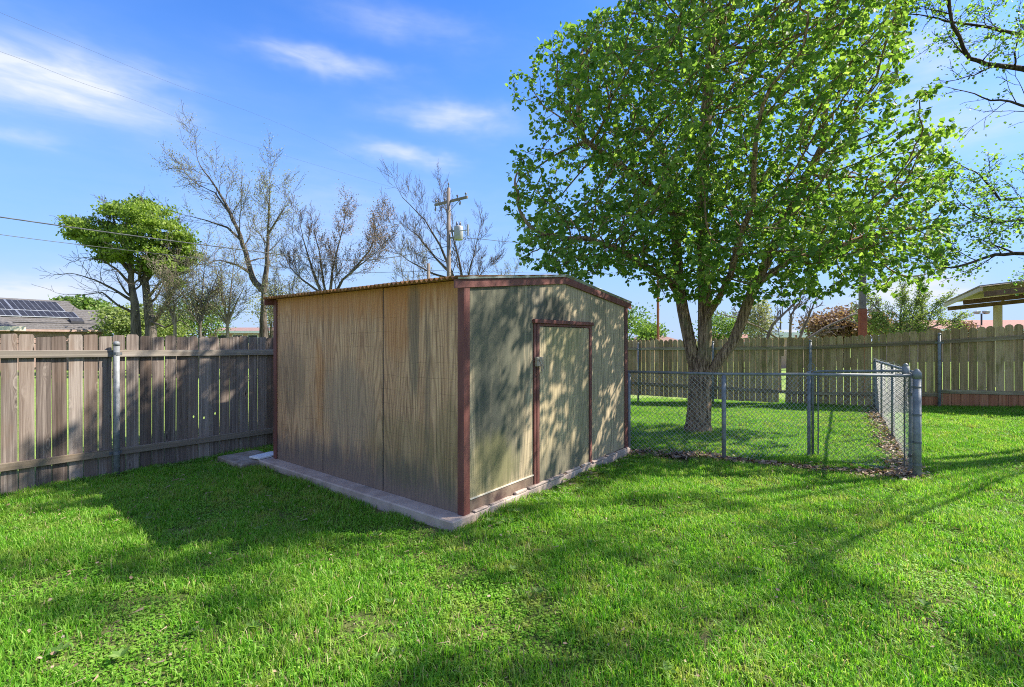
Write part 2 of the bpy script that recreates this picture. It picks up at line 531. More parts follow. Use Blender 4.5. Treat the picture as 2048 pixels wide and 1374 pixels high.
def mat_leaf(name, stops, transl=.45, boost=1.25, rough=.55):
    m, k = new_mat(name)
    a = k.n('ShaderNodeAttribute', attribute_name='tint').outputs['Fac']
    pos = k.n('ShaderNodeNewGeometry').outputs['Position']
    n = k.noise(pos, 1.1, 2)
    f = k.math('ADD', k.math('MULTIPLY', a, .75), k.math('MULTIPLY', n, .25))
    col = k.ramp(f, stops)
    bs = k.n('ShaderNodeBsdfPrincipled', i={'Base Color': col, 'Roughness': rough, 'Specular IOR Level': .25})
    tcol = k.mix(1.0, col, (boost * 1.05, boost * 1.15, boost * .55), 'MULTIPLY')
    tr = k.n('ShaderNodeBsdfTranslucent', i={'Color': tcol})
    mx = k.n('ShaderNodeMixShader', i={0: transl, 1: bs.outputs[0], 2: tr.outputs[0]})
    k.n('ShaderNodeOutputMaterial', i={'Surface': mx.outputs[0]})
    return m


M['leaf'] = mat_leaf('green_leaves', [(.1, (.055, .125, .022)), (.5, (.140, .240, .044)), (.9, (.36, .45, .12))], .47, 1.55)
M['leaf_spring'] = mat_leaf('spring_leaves', [(.1, (.080, .170, .035)), (.5, (.150, .260, .060)), (.9, (.28, .38, .12))], .5, 1.5)
M['needles'] = mat_leaf('pine_foliage', [(.1, (.075, .130, .022)), (.5, (.18, .26, .045)), (.9, (.34, .42, .09))], .42)
M['buds'] = mat_leaf('pale_buds', [(.1, (.17, .165, .10)), (.5, (.26, .255, .15)), (.9, (.38, .37, .24))], .4)
M['red_leaf'] = mat_leaf('reddish_leaves', [(.1, (.13, .060, .045)), (.5, (.21, .115, .085)), (.9, (.33, .21, .14))], .3)
M['willow'] = mat_leaf('pale_green_leaves', [(.1, (.14, .18, .06)), (.5, (.22, .27, .09)), (.9, (.34, .40, .15))], .4)
M['far_green'] = mat_leaf('far_foliage', [(.1, (.06, .12, .03)), (.5, (.13, .21, .045)), (.9, (.24, .32, .08))], .35)
M['litter'] = mat_leaf('dry_leaves', [(.1, (.13, .075, .05)), (.5, (.27, .17, .11)), (.9, (.50, .38, .27))], .15, 1.0)

# soil and thatch under the grass
m, k = new_mat('lawn_soil')
pos = k.n('ShaderNodeNewGeometry').outputs['Position']
n1 = k.noise(pos, 2.2, 5, .6); n2 = k.noise(pos, 30, 5, .7); n3 = k.noise(pos, .7, 3, .5)
col = k.mix(k.mapr(n2, .35, .65), (.055, .085, .018), (.13, .14, .05))
col = k.mix(k.mapr(n1, .52, .72, 0, .8), col, (.19, .145, .085))
ps = k.sep(pos)
vv = k.math('ADD', k.math('MULTIPLY', ps[0], Vx), k.math('MULTIPLY', ps[1], Vy))
far = k.mapr(k.math('MAXIMUM', vv, k.math('MULTIPLY', ps[0], -2.4)), 15.0, 16.5)
fcol = k.mix(k.mapr(n1, .3, .7), (.17, .27, .05), (.26, .33, .09))
fcol = k.mix(k.mapr(n3, .55, .7, 0, .5), fcol, (.26, .25, .10))
col = k.mix(far, col, fcol)
finish(k, col, .95, n2, .6, .03, spec=.05)
M['soil'] = m

m, k = new_mat('grass_blades')
pos = k.n('ShaderNodeNewGeometry').outputs['Position']
a = k.n('ShaderNodeAttribute', attribute_name='tint').outputs['Fac']
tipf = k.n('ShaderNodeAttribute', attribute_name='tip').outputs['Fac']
n1 = k.noise(pos, 1.15, 4, .6); n2 = k.noise(pos, 4.2, 4, .65); n3 = k.noise(pos, .45, 2, .5)
f = k.math('ADD', k.math('MULTIPLY', a, .45), k.math('MULTIPLY', n1, .55))
col = k.ramp(f, [(.20, (.048, .175, .009)), (.40, (.108, .295, .016)), (.58, (.195, .410, .034)), (.82, (.40, .51, .12))])
yel = k.math('MULTIPLY', k.mapr(n2, .46, .68), k.mapr(n3, .42, .62, .30, .85))
col = k.mix(yel, col, (.34, .38, .09))
dry = k.mapr(a, .925, .96, 0, .9)
col = k.mix(dry, col, (.42, .34, .19))
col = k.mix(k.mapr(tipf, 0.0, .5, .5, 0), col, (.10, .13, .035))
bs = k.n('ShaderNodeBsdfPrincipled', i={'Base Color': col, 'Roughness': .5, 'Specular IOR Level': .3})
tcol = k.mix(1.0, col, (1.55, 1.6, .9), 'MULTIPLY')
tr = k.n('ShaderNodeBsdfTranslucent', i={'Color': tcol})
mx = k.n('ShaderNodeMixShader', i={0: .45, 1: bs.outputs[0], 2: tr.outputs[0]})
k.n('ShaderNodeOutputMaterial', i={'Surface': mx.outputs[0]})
M['grass'] = m

# ------------------------------------------------------------------ ground
xs = np.concatenate([-np.geomspace(14, 900, 22)[::-1], np.linspace(-13.5, 14.5, 86), np.geomspace(15, 900, 22)])
ys = np.concatenate([-np.geomspace(3, 300, 8)[::-1], np.linspace(-2.5, 20.5, 72), np.geomspace(21, 1400, 30)])
nx, ny = len(xs), len(ys)
V = [(x, y, gz(x, y)) for y in ys for x in xs]
Fq = [(j * nx + i, j * nx + i + 1, (j + 1) * nx + i + 1, (j + 1) * nx + i) for j in range(ny - 1) for i in range(nx - 1)]
g = link(bpy.data.objects.new('ground', array_mesh('ground', V, Fq, M['soil'], smooth=True)))
tag(g, 'lawn ground of the back yard, running on beyond the fences', kind='structure')

# ------------------------------------------------------------------ shed (local x along the front, y along the long side, z from the slab)
SH = math.atan2(Vy, Vx)
W = 3.66


def shed_world(x, y, z=0.0):
    return Vector((CX + x * Vx + y * Ux, CY + x * Vy + y * Uy, SLAB + z))


slab = thing('concrete_slab', 'low concrete slab that the plywood shed stands on', 'concrete slab', (CX, CY, SLAB), SH)
mb = MB()
mb.box(-.21, -.06, -.30, W + .10, W + .12, 0)
mb.build('slab', M['concrete'], slab, bevel=.012)
mb = MB()
rr = random.Random(3)
x = .10
while x < 3.5:                              # broken mortar lip along the front
    L = rr.uniform(.12, .45)
    mb.box(x, -.052 - rr.uniform(0, .02), 0.0, x + L, -.018, rr.uniform(.012, .03))
    x += L + rr.uniform(.0, .10)
tag(mb.build('mortar_lip', M['concrete'], slab, bevel=.006), kind='stuff')

shed = thing('storage_shed', 'weathered plywood storage shed with low gable roof and red-brown trim', 'shed', (CX, CY, SLAB), SH)


def rz_(x):                                 # underside height of the roof across the gable
    return 2.262 + .2225 * (1 - abs(x - W / 2) / (W / 2 + .155)) - .02


def panel_flat(name, x0, x1, z0, mat, y0=0.0, y1=-.014, holes=None):
    poly = [(x0, z0), (x1, z0), (x1, rz_(x1) - .005)]
    if x0 < W / 2 < x1: poly.append((W / 2, rz_(W / 2) - .005))
    poly.append((x0, rz_(x0) - .005))
    return MB().prism(poly, y1, y0).build(name, mat, shed)


# long side facing left: three sheets
seams = [0.0, 1.22, 2.44, W]
for i in range(3):
    a, b = seams[i] + (.0 if i == 0 else .009), seams[i + 1] - (.009 if i < 2 else 0)
    o = MB().box(-.014 - .002 * (i == 1), a, 0.004, 0, b, 2.275 - .004).build('plywood_panel', M['ply_side'], shed)
    MB().box(W, a, .004, W + .014, b, 2.255).build('plywood_panel', M['ply_side'], shed)
MB().box(-.012, .0, 0.0, .03, W, .022).box(.004, .004, .02, .04, W - .004, 2.24).build('wall_frame', M['purlin'], shed)
MB().box(W - .04, .004, .0, W - .003, W - .004, 2.24).build('wall_frame', M['purlin'], shed)
for sm in seams[1:3]:
    MB().box(-.0105, sm - .0088, .01, .003, sm + .0088, 2.26).build('seam_shade', M['dark'], shed)  # dark strip set in the open joint, standing in for its shade
# front
JL, JR, DT = 1.150, 2.455, 1.885
panel_flat('plywood_panel', .0, JL - .004, .13, M['ply_front'])
panel_flat('plywood_panel', JR + .060, W, .02, M['ply_front'])
poly = [(JL, DT + .06), (JR + .056, DT + .06), (JR + .056, rz_(JR + .056) - .005), (W / 2, rz_(W / 2) - .005), (JL, rz_(JL) - .005)]
# two sheets above the door
MB().prism([(JL, DT + .05), (2.30, DT + .05), (2.30, rz_(2.30) - .005), (W / 2, rz_(W / 2) - .005), (JL, rz_(JL) - .005)], -.014, 0).build('plywood_panel', M['ply_front'], shed)
MB().prism([(2.305, DT + .05), (JR + .056, DT + .05), (JR + .056, rz_(JR + .056) - .005), (2.305, rz_(2.305) - .005)], -.014, 0).build('plywood_panel', M['ply_front'], shed)
MB().box(.07, -.020, .004, JL - .006, 0, .126).build('kick_board', M['trim_worn'], shed, bevel=.004)
MB().box(.07, -.026, .127, JL - .006, -.0145, .140).build('batten', M['cream'], shed)
MB().box(JR + .062, -.012, .0, W - .02, 0, .018).build('batten', M['trim_worn'], shed)
# back gable
for a, b in ((0, 1.22), (1.224, 2.44), (2.444, W)):
    poly = [(a, 0.004), (b, 0.004), (b, rz_(b) - .005)] + ([(W / 2, rz_(W / 2) - .005)] if a < W / 2 < b else []) + [(a, rz_(a) - .005)]
    MB().prism(poly, W, W + .014).build('plywood_panel', M['ply_side'], shed)
# corner trim
for (cx_, cy_, sx, sy) in ((0, 0, -1, -1), (W, 0, 1, -1), (0, W, -1, 1), (W, W, 1, 1)):
    X0, X1 = sorted((cx_ + sx * .0165, cx_ + sx * .034))
    Y0, Y1 = sorted((cy_ + sy * .034, cy_ - sy * .050))
    mb = MB().box(X0, Y0, .0, X1, Y1, 2.262)
    X0, X1 = sorted((cx_ + sx * .0155, cx_ - sx * .055))
    Y0, Y1 = sorted((cy_ + sy * .0165, cy_ + sy * .034))
    mb.box(X0, Y0, .0, X1, Y1, 2.262)
    mb.build('corner_trim', M['trim'], shed, bevel=.003)
# door
door = MB().box(JL + .098, -.024, .012, JR - .005, -.004, DT - .035).build('door', M['ply_door'], shed, bevel=.003)
lat = MB().box(JL - .005, -.075, 1.385, JL + .125, -.036, 1.495).build('latch', M['latch'], door, bevel=.006)
mb = MB().tube([(JL + .06, -.080, 1.39), (JL + .06, -.080, 1.35), (JL + .085, -.080, 1.33), (JL + .11, -.080, 1.35), (JL + .11, -.080, 1.39)], .006, 6)
mb.build('padlock_shackle', M['steel_grey'], door)
MB().box(JL + .045, -.040, .0, JL + .095, -.0145, DT).build('door_jamb', M['trim'], shed, bevel=.003)
MB().box(JL - .004, -.032, .0, JL + .041, -.0145, DT).build('door_jamb', M['trim'], shed, bevel=.003)
MB().box(JR, -.040, .0, JR + .058, -.0145, DT).build('door_jamb', M['trim'], shed, bevel=.003)
MB().box(JL + .0955, -.036, DT - .030, JR - .0005, -.0145, DT).build('door_head', M['trim'], shed, bevel=.003)
MB().box(JL - .025, -.060, DT + .0005, JR + .085, -.0145, DT + .045).build('door_lintel', M['trim'], shed, bevel=.004)
MB().box(JL + .02, -.052, .0, JR + .02, -.041, .014).build('threshold', M['trim_worn'], shed)
# fasciae
ov, of = .155, .034
for yy0, yy1 in ((-of - .006, -of + .016), (W + of + .02 - .022, W + of + .02)):
    for (xa, xb) in ((-ov, W / 2 - .001), (W / 2 + .001, W + ov)):
        za, zb = 2.262 + .2225 * (1 - abs(xa - W / 2) / (W / 2 + ov)), 2.262 + .2225 * (1 - abs(xb - W / 2) / (W / 2 + ov))
        MB().hexa([(xa, yy0, za - .085), (xb, yy0, zb - .085), (xb, yy1, zb - .085), (xa, yy1, za - .085),
                   (xa, yy0, za), (xb, yy0, zb), (xb, yy1, zb), (xa, yy1, za)]).build('fascia_board', M['trim'], shed, bevel=.003)
# purlins under the sheets, showing at the eaves
for xx in (-ov + .05, .35, 1.1, W / 2 - .1, W / 2 + .1, W - 1.1, W - .35, W + ov - .05):
    zz = 2.262 + .2225 * (1 - abs(xx - W / 2) / (W / 2 + ov))
    if 0 <= xx <= W:
        MB().box(xx - .02, .02, zz - .075, xx + .02, W - .02, zz - .012).build('purlin', M['purlin'], shed)
# corrugated sheets, waves showing along the long eaves
pitch, amp, th = .072, .016, .003
for side in (0, 1):
    y_a, yend = -of - .02, W + of + .03
    nsh = 6
    wid = (yend - y_a) / nsh
    for s_ in range(nsh):
        ya, yb = y_a + s_ * wid, y_a + (s_ + 1) * wid + (.03 if s_ < nsh - 1 else 0)
        lift = .0022 * (s_ % 2)
        n = max(2, int((yb - ya) / (pitch / 8)))
        mb = MB()
        xe, xr = (-ov - .012, W / 2 + .01) if side == 0 else (W + ov + .012, W / 2 - .01)
        for j in range(n + 1):
            y = ya + (yb - ya) * j / n
            hgt = amp * math.sin(2 * PI * y / pitch) + amp + .002 + lift
            for (xx, e) in ((xe, rr.uniform(-.003, .003) * 0), (xr, 0)):
                zz = 2.262 + .2225 * (1 - abs(xx - W / 2) / (W / 2 + ov))
                mb.v.append((xx, y, zz + hgt)); mb.v.append((xx, y, zz + hgt - th))
        for j in range(n):
            b = j * 4
            q = [(b, b + 2, b + 6, b + 4), (b + 1, b + 5, b + 7, b + 3), (b, b + 4, b + 5, b + 1), (b + 2, b + 3, b + 7, b + 6)]
            for t_ in q: mb.face(t_)
        mb.face((0, 1, 3, 2)); b = n * 4; mb.face((b, b + 2, b + 3, b + 1))
        rusty = side == 0 and s_ > 0
        mb.build('roof_sheet', M['rust'] if side == 0 else M['galv_sheet'], shed, smooth=True)
mb = MB()
zr = 2.262 + .2225 + .028
mb.hexa([(W / 2 - .16, -of - .03, zr - .018), (W / 2, -of - .03, zr), (W / 2, W + .06, zr), (W / 2 - .16, W + .06, zr - .018),
         (W / 2 - .16, -of - .03, zr - .015), (W / 2, -of - .03, zr + .003), (W / 2, W + .06, zr + .003), (W / 2 - .16, W + .06, zr - .015)])
mb.hexa([(W / 2, -of - .03, zr), (W / 2 + .16, -of - .03, zr - .018), (W / 2 + .16, W + .06, zr - .018), (W / 2, W + .06, zr),
         (W / 2, -of - .03, zr + .003), (W / 2 + .16, -of - .03, zr - .015), (W / 2 + .16, W + .06, zr - .015), (W / 2, W + .06, zr + .003)])
mb.build('ridge_cap', M['galv_sheet'], shed)
# crumpled galvanised flashing along the front edge of the left slope
mb = MB()
npt = 26
for i in range(npt + 1):
    xx = -.14 + (W / 2 + .1) * i / npt
    zz = 2.262 + .2225 * (1 - abs(xx - W / 2) / (W / 2 + ov))
    j = rr.uniform(-.006, .008)
    mb.v += [(xx, -of - .024, zz + .001), (xx, -of - .030, zz + .021 + j), (xx, .20, zz + .031 + j)]
    if i:
        b = (i - 1) * 3
        mb.face((b, b + 1, b + 4, b + 3)); mb.face((b + 1, b + 2, b + 5, b + 4))
mb.build('flashing', M['galv_sheet'], shed)

blk = thing('concrete_block', 'small dirty concrete step at the back corner of the shed slab', 'concrete block', shed_world(-.30, 3.95, -.16), SH)
MB().box(-.16, -.22, 0, .40, .55, .15).build('block', M['concrete_dirty'], blk, bevel=.015)
brd = thing('scrap_board', 'short white board lying beside the back corner of the shed', 'board', shed_world(-.12, 3.82, .003), SH + .2)
MB().box(-.10, -.06, 0, .26, .16, .028).build('board', M['white'], brd, bevel=.004)


# ------------------------------------------------------------------ wooden fences
def picket_meshes(mat, name, width, height, rounded, n, seed):
    out_ = []
    q = random.Random(seed)
    for i in range(n):
        w_, h_ = width - q.uniform(0, .006), height + q.uniform(-.018, .014)
        c = (.014 if not rounded else .045) + q.uniform(-.006, .008)
        d = (.014 if not rounded else .055) + q.uniform(-.006, .010)
        ox = q.uniform(-.006, .006)
        if rounded:
            poly = [(-w_ / 2, 0), (w_ / 2, 0), (w_ / 2 + ox, h_ - d), (w_ / 2 - c * .25 + ox, h_ - d * .45), (w_ / 2 - c + ox, h_),
                    (-w_ / 2 + c + ox, h_ + q.uniform(-.004, .004)), (-w_ / 2 + c * .25 + ox, h_ - d * .45), (-w_ / 2 + ox, h_ - d)]
        else:
            poly = [(-w_ / 2, 0), (w_ / 2, 0), (w_ / 2 + ox, h_ - d), (w_ / 2 - c + ox, h_), (-w_ / 2 + c + ox, h_ + q.uniform(-.008, .004)), (-w_ / 2 + ox, h_ - d)]
        out_.append(MB().prism(poly, 0, .016).mesh(name, mat))
    return out_


def holed_picket(w_, h_, hz, hx, r):
    bm = bmesh.new()
    poly = [(-w_ / 2, 0), (w_ / 2, 0), (w_ / 2, h_ - .03), (w_ / 2 - .035, h_), (-w_ / 2 + .035, h_), (-w_ / 2, h_ - .03)]
    ed = []
    for loop in (poly, [(hx + r * math.cos(a * PI / 4) * .8, hz + r * math.sin(a * PI / 4) * 1.2) for a in range(8)]):
        vs = [bm.verts.new((x, 0, z)) for x, z in loop]
        ed += [bm.edges.new((vs[i], vs[(i + 1) % len(vs)])) for i in range(len(vs))]
    bmesh.ops.triangle_fill(bm, use_beauty=True, use_dissolve=False, edges=ed)
    r_ = bmesh.ops.extrude_face_region(bm, geom=bm.faces[:])
    bmesh.ops.translate(bm, verts=[v for v in r_['geom'] if isinstance(v, bmesh.types.BMVert)], vec=(0, .016, 0))
    bmesh.ops.recalc_face_normals(bm, faces=bm.faces[:])
    me = bpy.data.meshes.new('picket')
    bm.to_mesh(me); bm.free()
    me.materials.append(M['fence_left'])
    return me


# left fence: local x runs away along it, local -y faces the yard
LFX, LFY, LDX, LDY = -5.845, 5.52, .568, .823
LA = math.atan2(LDY, LDX)
lf = thing('wooden_fence', 'grey weathered board fence on the left, behind the shed, with rails and steel posts', 'fence', (LFX, LFY, 0), LA)
PM = picket_meshes(M['fence_left'], 'picket', .1385, 1.86, False, 6, 5)
STEP = .147


def lf_pt(s):
    return LFX + LDX * s, LFY + LDY * s


holes = {13: (.64, .01), 14: (.615, .0), 15: (.665, .012)}
for i in range(-14, 97):
    s = i * STEP + STEP / 2
    wx, wy = lf_pt(s)
    base = min(gz(wx, wy), .05) - .02
    if i in holes:
        me = holed_picket(.138, 1.855, holes[i][0] - base, holes[i][1], .018)
    else:
        me = PM[rnd.randrange(6)]
    o = link(bpy.data.objects.new('picket', me), lf)
    top = 1.862 - .0045 * max(s, -1) * .6
    o.location = (s, rnd.uniform(0, .004), top - 1.86 + rnd.uniform(-.012, .010))
    o.rotation_euler = (rnd.uniform(-.003, .006), rnd.uniform(-.0035, .0035), rnd.uniform(-.02, .02))
span = 2.44
p0 = 1.05
edges = [p0 + span * j for j in range(-2, 7)]
edges[-1] = 14.2
for a, b in zip(edges[:-1], edges[1:]):
    for (z0, sl_) in ((1.635, -.013), (.345, -.020)):
        za, zb = z0 + sl_ * a, z0 + sl_ * b
        if b > p0 + 4: zb = za
        MB().hexa([(a + .004, -.042, za - .045), (b - .004, -.042, zb - .045), (b - .004, -.002, zb - .045), (a + .004, -.002, za - .045),
                   (a + .004, -.042, za + .045), (b - .004, -.042, zb + .045), (b - .004, -.002, zb + .045), (a + .004, -.002, za + .045)]
                  ).build('rail', M['rail_left'], lf, bevel=.004)
for e in edges[1:-1]:
    wx, wy = lf_pt(e)
    mb = MB().tube([(e, -.078, -.15), (e, -.078, 1.735)], .034, 14)
    mb.tube([(e, -.078, 1.725), (e, -.078, 1.765), (e, -.078, 1.785)], [.037, .036, .018], 14)
    p = mb.build('post', M['galv_dark'] if e != p0 else M['galv'], lf, smooth=True)
    for z in (1.62, .32):
        MB().tube([(e, -.078, z - .02), (e, -.078, z + .02)], .039, 12).box(e - .07, -.045, z - .018, e + .07, -.0425, z + .018).build('bracket', M['galv_dark'], p)

# right fence: local x runs to the right and nearer, local -y faces the yard
RFX, RFY, RDX, RDY = 7.89, 12.94, .792, -.610
RA = math.atan2(RDY, RDX)
rf = thing('wooden_fence', 'olive-brown dog-eared picket fence across the back on the right, behind the tree', 'fence', (RFX, RFY, 0), RA)
PR = picket_meshes(M['fence_right'], 'picket', .1405, 1.80, True, 6, 8)


def rf_base(s):
    return .055 + .062 * s if s > -3.0 else max(.055 + .062 * s + .02 * (s + 3), -.30)


def rf_top(s):
    if s > .9: return 1.895 + .082 * (s - .9)
    return 1.895 + .018 * (s - .9)


kick_from = 2.5
MS = -.47                                                   # the gap with the broken picket
for i in range(-49, 52):
    s = i * STEP
    if i in (-4,):
        # broken picket: only its upper piece hangs on
        me = MB().prism([(-.06, 0), (.055, .03), (.066, .48), (.05, .51), (.0, .52), (-.045, .51), (-.066, .47)], 0, .016).mesh('picket', M['fence_right'])
        o = link(bpy.data.objects.new('picket', me), rf)
        o.location = (s, .002, rf_top(s) - .53)
        continue
    o = link(bpy.data.objects.new('picket', PR[rnd.randrange(6)]), rf)
    o.location = (s, rnd.uniform(0, .004), rf_top(s) - 1.80 + rnd.uniform(-.008, .008))
    o.rotation_euler = (0, rnd.uniform(-.0025, .0025) + (.025 if i == -3 else 0), 0)
redges = [-7.05, -4.71, -2.38, .09, 2.66, 5.2, 7.55]
for a, b in zip(redges[:-1], redges[1:]):
    for kk, (oa) in enumerate((-.21, 0)):
        if kk == 0:
            za, zb = rf_top(a) - .29, rf_top(b) - .29
        else:
            za, zb = max(.38, rf_base(a) + .30 + (.05 if a > 2 else 0)), max(.38, rf_base(b) + .30 + (.05 if a > 2 else 0))
            if a >= 2.6: za = .60 + .035 * (a - 2.66); zb = .60 + .035 * (b - 2.66)
        MB().hexa([(a + .004, -.042, za - .043), (b - .004, -.042, zb - .043), (b - .004, -.002, zb - .043), (a + .004, -.002, za - .043),
                   (a + .004, -.042, za + .043), (b - .004, -.042, zb + .043), (b - .004, -.002, zb + .043), (a + .004, -.002, za + .043)]
                  ).build('rail', M['rail_right'], rf, bevel=.004)
for e in redges[1:-1]:
    zt = rf_top(e) - .12
    mb = MB().tube([(e, -.075, rf_base(e) - .2), (e, -.075, zt)], .031, 12)
    mb.tube([(e, -.075, zt - .01), (e, -.075, zt + .03), (e, -.075, zt + .045)], [.034, .033, .016], 12)
    p = mb.build('post', M['galv'], rf, smooth=True)
    for z in (rf_top(e) - .30,):
        MB().tube([(e, -.075, z - .02), (e, -.075, z + .02)], .036, 12).box(e - .08, -.045, z - .02, e + .08, -.0425, z + .02).build('bracket', M['galv'], p)
s = 2.1
while s < 7.5:                                                # red kick boards below the pickets, right part
    L = .155
    b0 = rf_base(s) - .15
    MB().box(s, -.022, b0, s + L - .006, -.003, .555 + .035 * (s - 2.66)).build('kick_board', M['kick'], rf)
    s += L


# ------------------------------------------------------------------ chain link
def weave(mb, A, B, zb, zt, r=.0027, cell=.072, off=.003):
    """diamond fabric from A to B (ground points), crossing wires slightly apart"""
    A, B = Vector(A), Vector(B)
    d = (B - A)
    L = d.length
    d.normalize()
    nrm = Vector((d.y, -d.x, 0))
    zb0, zb1 = zb if isinstance(zb, tuple) else (zb, zb)
    zt0, zt1 = zt if isinstance(zt, tuple) else (zt, zt)
    H = zt0 - zb0
    n = int((L + H) / cell)
    for sgn in (1, -1):
        for i in range(n + 1):
            t0 = i * cell - (H if sgn > 0 else 0)
            # wire runs s = t0 + sgn*h over h in 0..H
            h0, h1 = 0.0, H
            if sgn > 0:
                h0, h1 = max(0, -t0), min(H, L - t0)
            else:
                h0, h1 = max(0, t0 - L), min(H, t0)
            if h1 - h0 < .02: continue
            P = []
            for h in (h0, h1):
                s_ = t0 + sgn * h
                f = s_ / L
                zz = (zb0 + (zb1 - zb0) * f) + h / H * ((zt0 + (zt1 - zt0) * f) - (zb0 + (zb1 - zb0) * f))
                P.append(Vector((A.x + d.x * s_, A.y + d.y * s_, zz)) + nrm * off * sgn)
            mb.tube(P, r, 3, cap=False)
    return mb


CP = Vector((5.15, 6.15, 0))                                    # big corner post
S0 = shed_world(W + .06, -.02); S0.z = 0
MP = Vector((3.11, 7.10, 0))
clf = thing('chain_link_fence', 'galvanised chain-link fence running from the shed to a stout corner post', 'fence', (0, 0, 0))
HT = 1.32
nrmf = .0
MB().tube([(S0.x, S0.y, 1.300), (MP.x, MP.y, 1.300), (4.0, 6.69, 1.325), (CP.x - .05, CP.y + .02, 1.345)], .021, 10).build('top_rail', M['galv'], clf, smooth=True)
for P, zt, r in ((S0 + Vector((.02, 0, 0)), 1.31, .026), (MP, 1.285, .030)):
    MB().tube([(P.x, P.y, gz(P.x, P.y) - .2), (P.x, P.y, zt)], r, 12).build('post', M['galv'], clf, smooth=True)
mb = MB().tube([(CP.x, CP.y, -.2), (CP.x, CP.y, 1.32)], .046, 16)
mb.tube([(CP.x, CP.y, 1.31), (CP.x, CP.y, 1.375), (CP.x, CP.y, 1.40), (CP.x, CP.y, 1.425), (CP.x, CP.y, 1.435)], [.051, .050, .040, .022, .008], 16)
cp = mb.build('corner_post', M['galv'], clf, smooth=True)
for z in (1.20, .85, .5, .22):
    MB().tube([(CP.x, CP.y, z - .012), (CP.x, CP.y, z + .012)], .051, 16).box(CP.x - .085, CP.y - .006, z - .012, CP.x - .04, CP.y + .006, z + .012).build('tension_band', M['galv_dark'], cp)
o = weave(MB(), (S0.x + .03, S0.y, 0), (MP.x, MP.y, 0), .03, 1.285).build('chain_link_mesh', M['wire'], clf)
tag(o, kind='stuff')
GL, GR = Vector((4.54, 7.30, 0)), Vector((5.19, 6.30, 0))
GP = Vector((3.98, 6.73, 0))
o = weave(MB(), (MP.x, MP.y, 0), (GL.x - .03, GL.y, 0), .03, (1.285, 1.32)).build('chain_link_mesh', M['wire'], clf)
tag(o, kind='stuff')
# side run back to the picket fence
SE = Vector((8.98, 11.98, 0))
side = thing('chain_link_fence', 'chain-link run going back from the corner post to the picket fence', 'fence', (0, 0, 0))
dv = (SE - CP).normalized()
pts = []
for f in (0.02, .25, .5, .75, 1.0):
    p = CP.lerp(SE, f)
    pts.append((p.x, p.y, 1.375 + (1.30 - 1.375) * f))
MB().tube(pts, .021, 10).build('top_rail', M['galv'], side, smooth=True)
for f in (.40, .70, .985):
    p = CP.lerp(SE, f)
    MB().tube([(p.x, p.y, gz(p.x, p.y) - .2), (p.x, p.y, 1.375 - .075 * f - .005)], .028, 12).build('post', M['galv'], side, smooth=True)
mb = MB()
for f0, f1 in ((.01, .40), (.40, .70), (.70, 1.0)):
    a, b = CP.lerp(SE, f0), CP.lerp(SE, f1)
    z0, z1 = [1.36 - .075 * f for f in (f0, f1)]
    weave(mb, a, b, (gz(a.x, a.y) + .02, gz(b.x, b.y) + .02), (z0, z1), .0011)
tag(mb.build('chain_link_mesh', M['wire'], side), kind='stuff')
mb = MB()
for i in range(9):                                              # loose ends curling above the rail
    p = CP.lerp(SE, .12 + .1 * i)
    zt = 1.375 - .075 * (.12 + .1 * i)
    mb.tube([(p.x, p.y, zt), (p.x - .04, p.y + .02, zt + .05 + .02 * (i % 3)), (p.x - .10, p.y + .02, zt + .06), (p.x - .13, p.y, zt + .02)], .003, 5)
tag(mb.build('loose_wire', M['wire'], side), kind='stuff')
# open gate
gate = thing('chain_link_gate', 'sagging chain-link gate with pipe frame standing ajar beside the corner post', 'gate', (0, 0, 0))
zl0, zl1, zr0, zr1 = .035, 1.33, .075, 1.395
fr = MB()
fr.tube([(GL.x, GL.y, zl0 + .02), (GL.x, GL.y, zl1 - .05), (GL.x + .012, GL.y - .018, zl1 - .015), (GL.x + .04, GL.y - .06, zl1),
         (GR.x - .04, GR.y + .06, zr1 - .002), (GR.x, GR.y, zr1 - .03), (GR.x, GR.y, zr0 + .05), (GR.x - .02, GR.y + .03, zr0), (GL.x + .05, GL.y - .08, zl0 + .0)], .019, 10)
fr.build('gate_frame', M['galv'], gate, smooth=True)
MB().tube([(GL.x + .045, GL.y - .06, zl0 + .05), (GL.x + .045, GL.y - .06, zl1 - .04)], .010, 8).build('tension_bar', M['galv_dark'], gate)
MB().tube([(GR.x - .035, GR.y + .05, zr0 + .05), (GR.x - .035, GR.y + .05, zr1 - .05)], .010, 8).build('tension_bar', M['galv_dark'], gate)
for z in (.30, 1.10):
    mb = MB().tube([(GR.x, GR.y, z - .02), (GR.x, GR.y, z + .02)], .026, 12)
    mb.beam((GR.x, GR.y, z), (CP.x, CP.y, z), .02, .03)
    mb.build('hinge', M['galv_dark'], gate)
tag(weave(MB(), (GL.x, GL.y, 0), (GR.x, GR.y, 0), (zl0, zr0), (zl1 - .01, zr1 - .01)).build('chain_link_mesh', M['wire'], gate), kind='stuff')
a = GL.lerp(GR, .15); b = GL.lerp(GR, .55)
mb = MB()
ring = [(GL.x - .02 + .055 * math.cos(t * PI / 5), GL.y, zl1 + .06 + .055 * math.sin(t * PI / 5)) for t in range(11)]
mb.tube(ring, .005, 6, cap=False)
mb.build('latch_ring', M['galv'], gate, smooth=True)
latch = MB().tube([(CP.x - .06, CP.y + .10, 1.33), (CP.x - .06, CP.y + .10, 1.46)], .040, 12).tube([(CP.x - .06, CP.y + .10, 1.46), (CP.x - .06, CP.y + .10, 1.50)], [.040, .012], 12)
latch.build('hinge_post', M['galv'], clf, smooth=True)
GPp = px(1627, 912, 7.2)
MB().tube([(GL.x - .05, GL.y + .01, -.1), (GL.x - .05, GL.y + .01, 1.33)], .024, 12).build('post', M['galv'], clf, smooth=True)


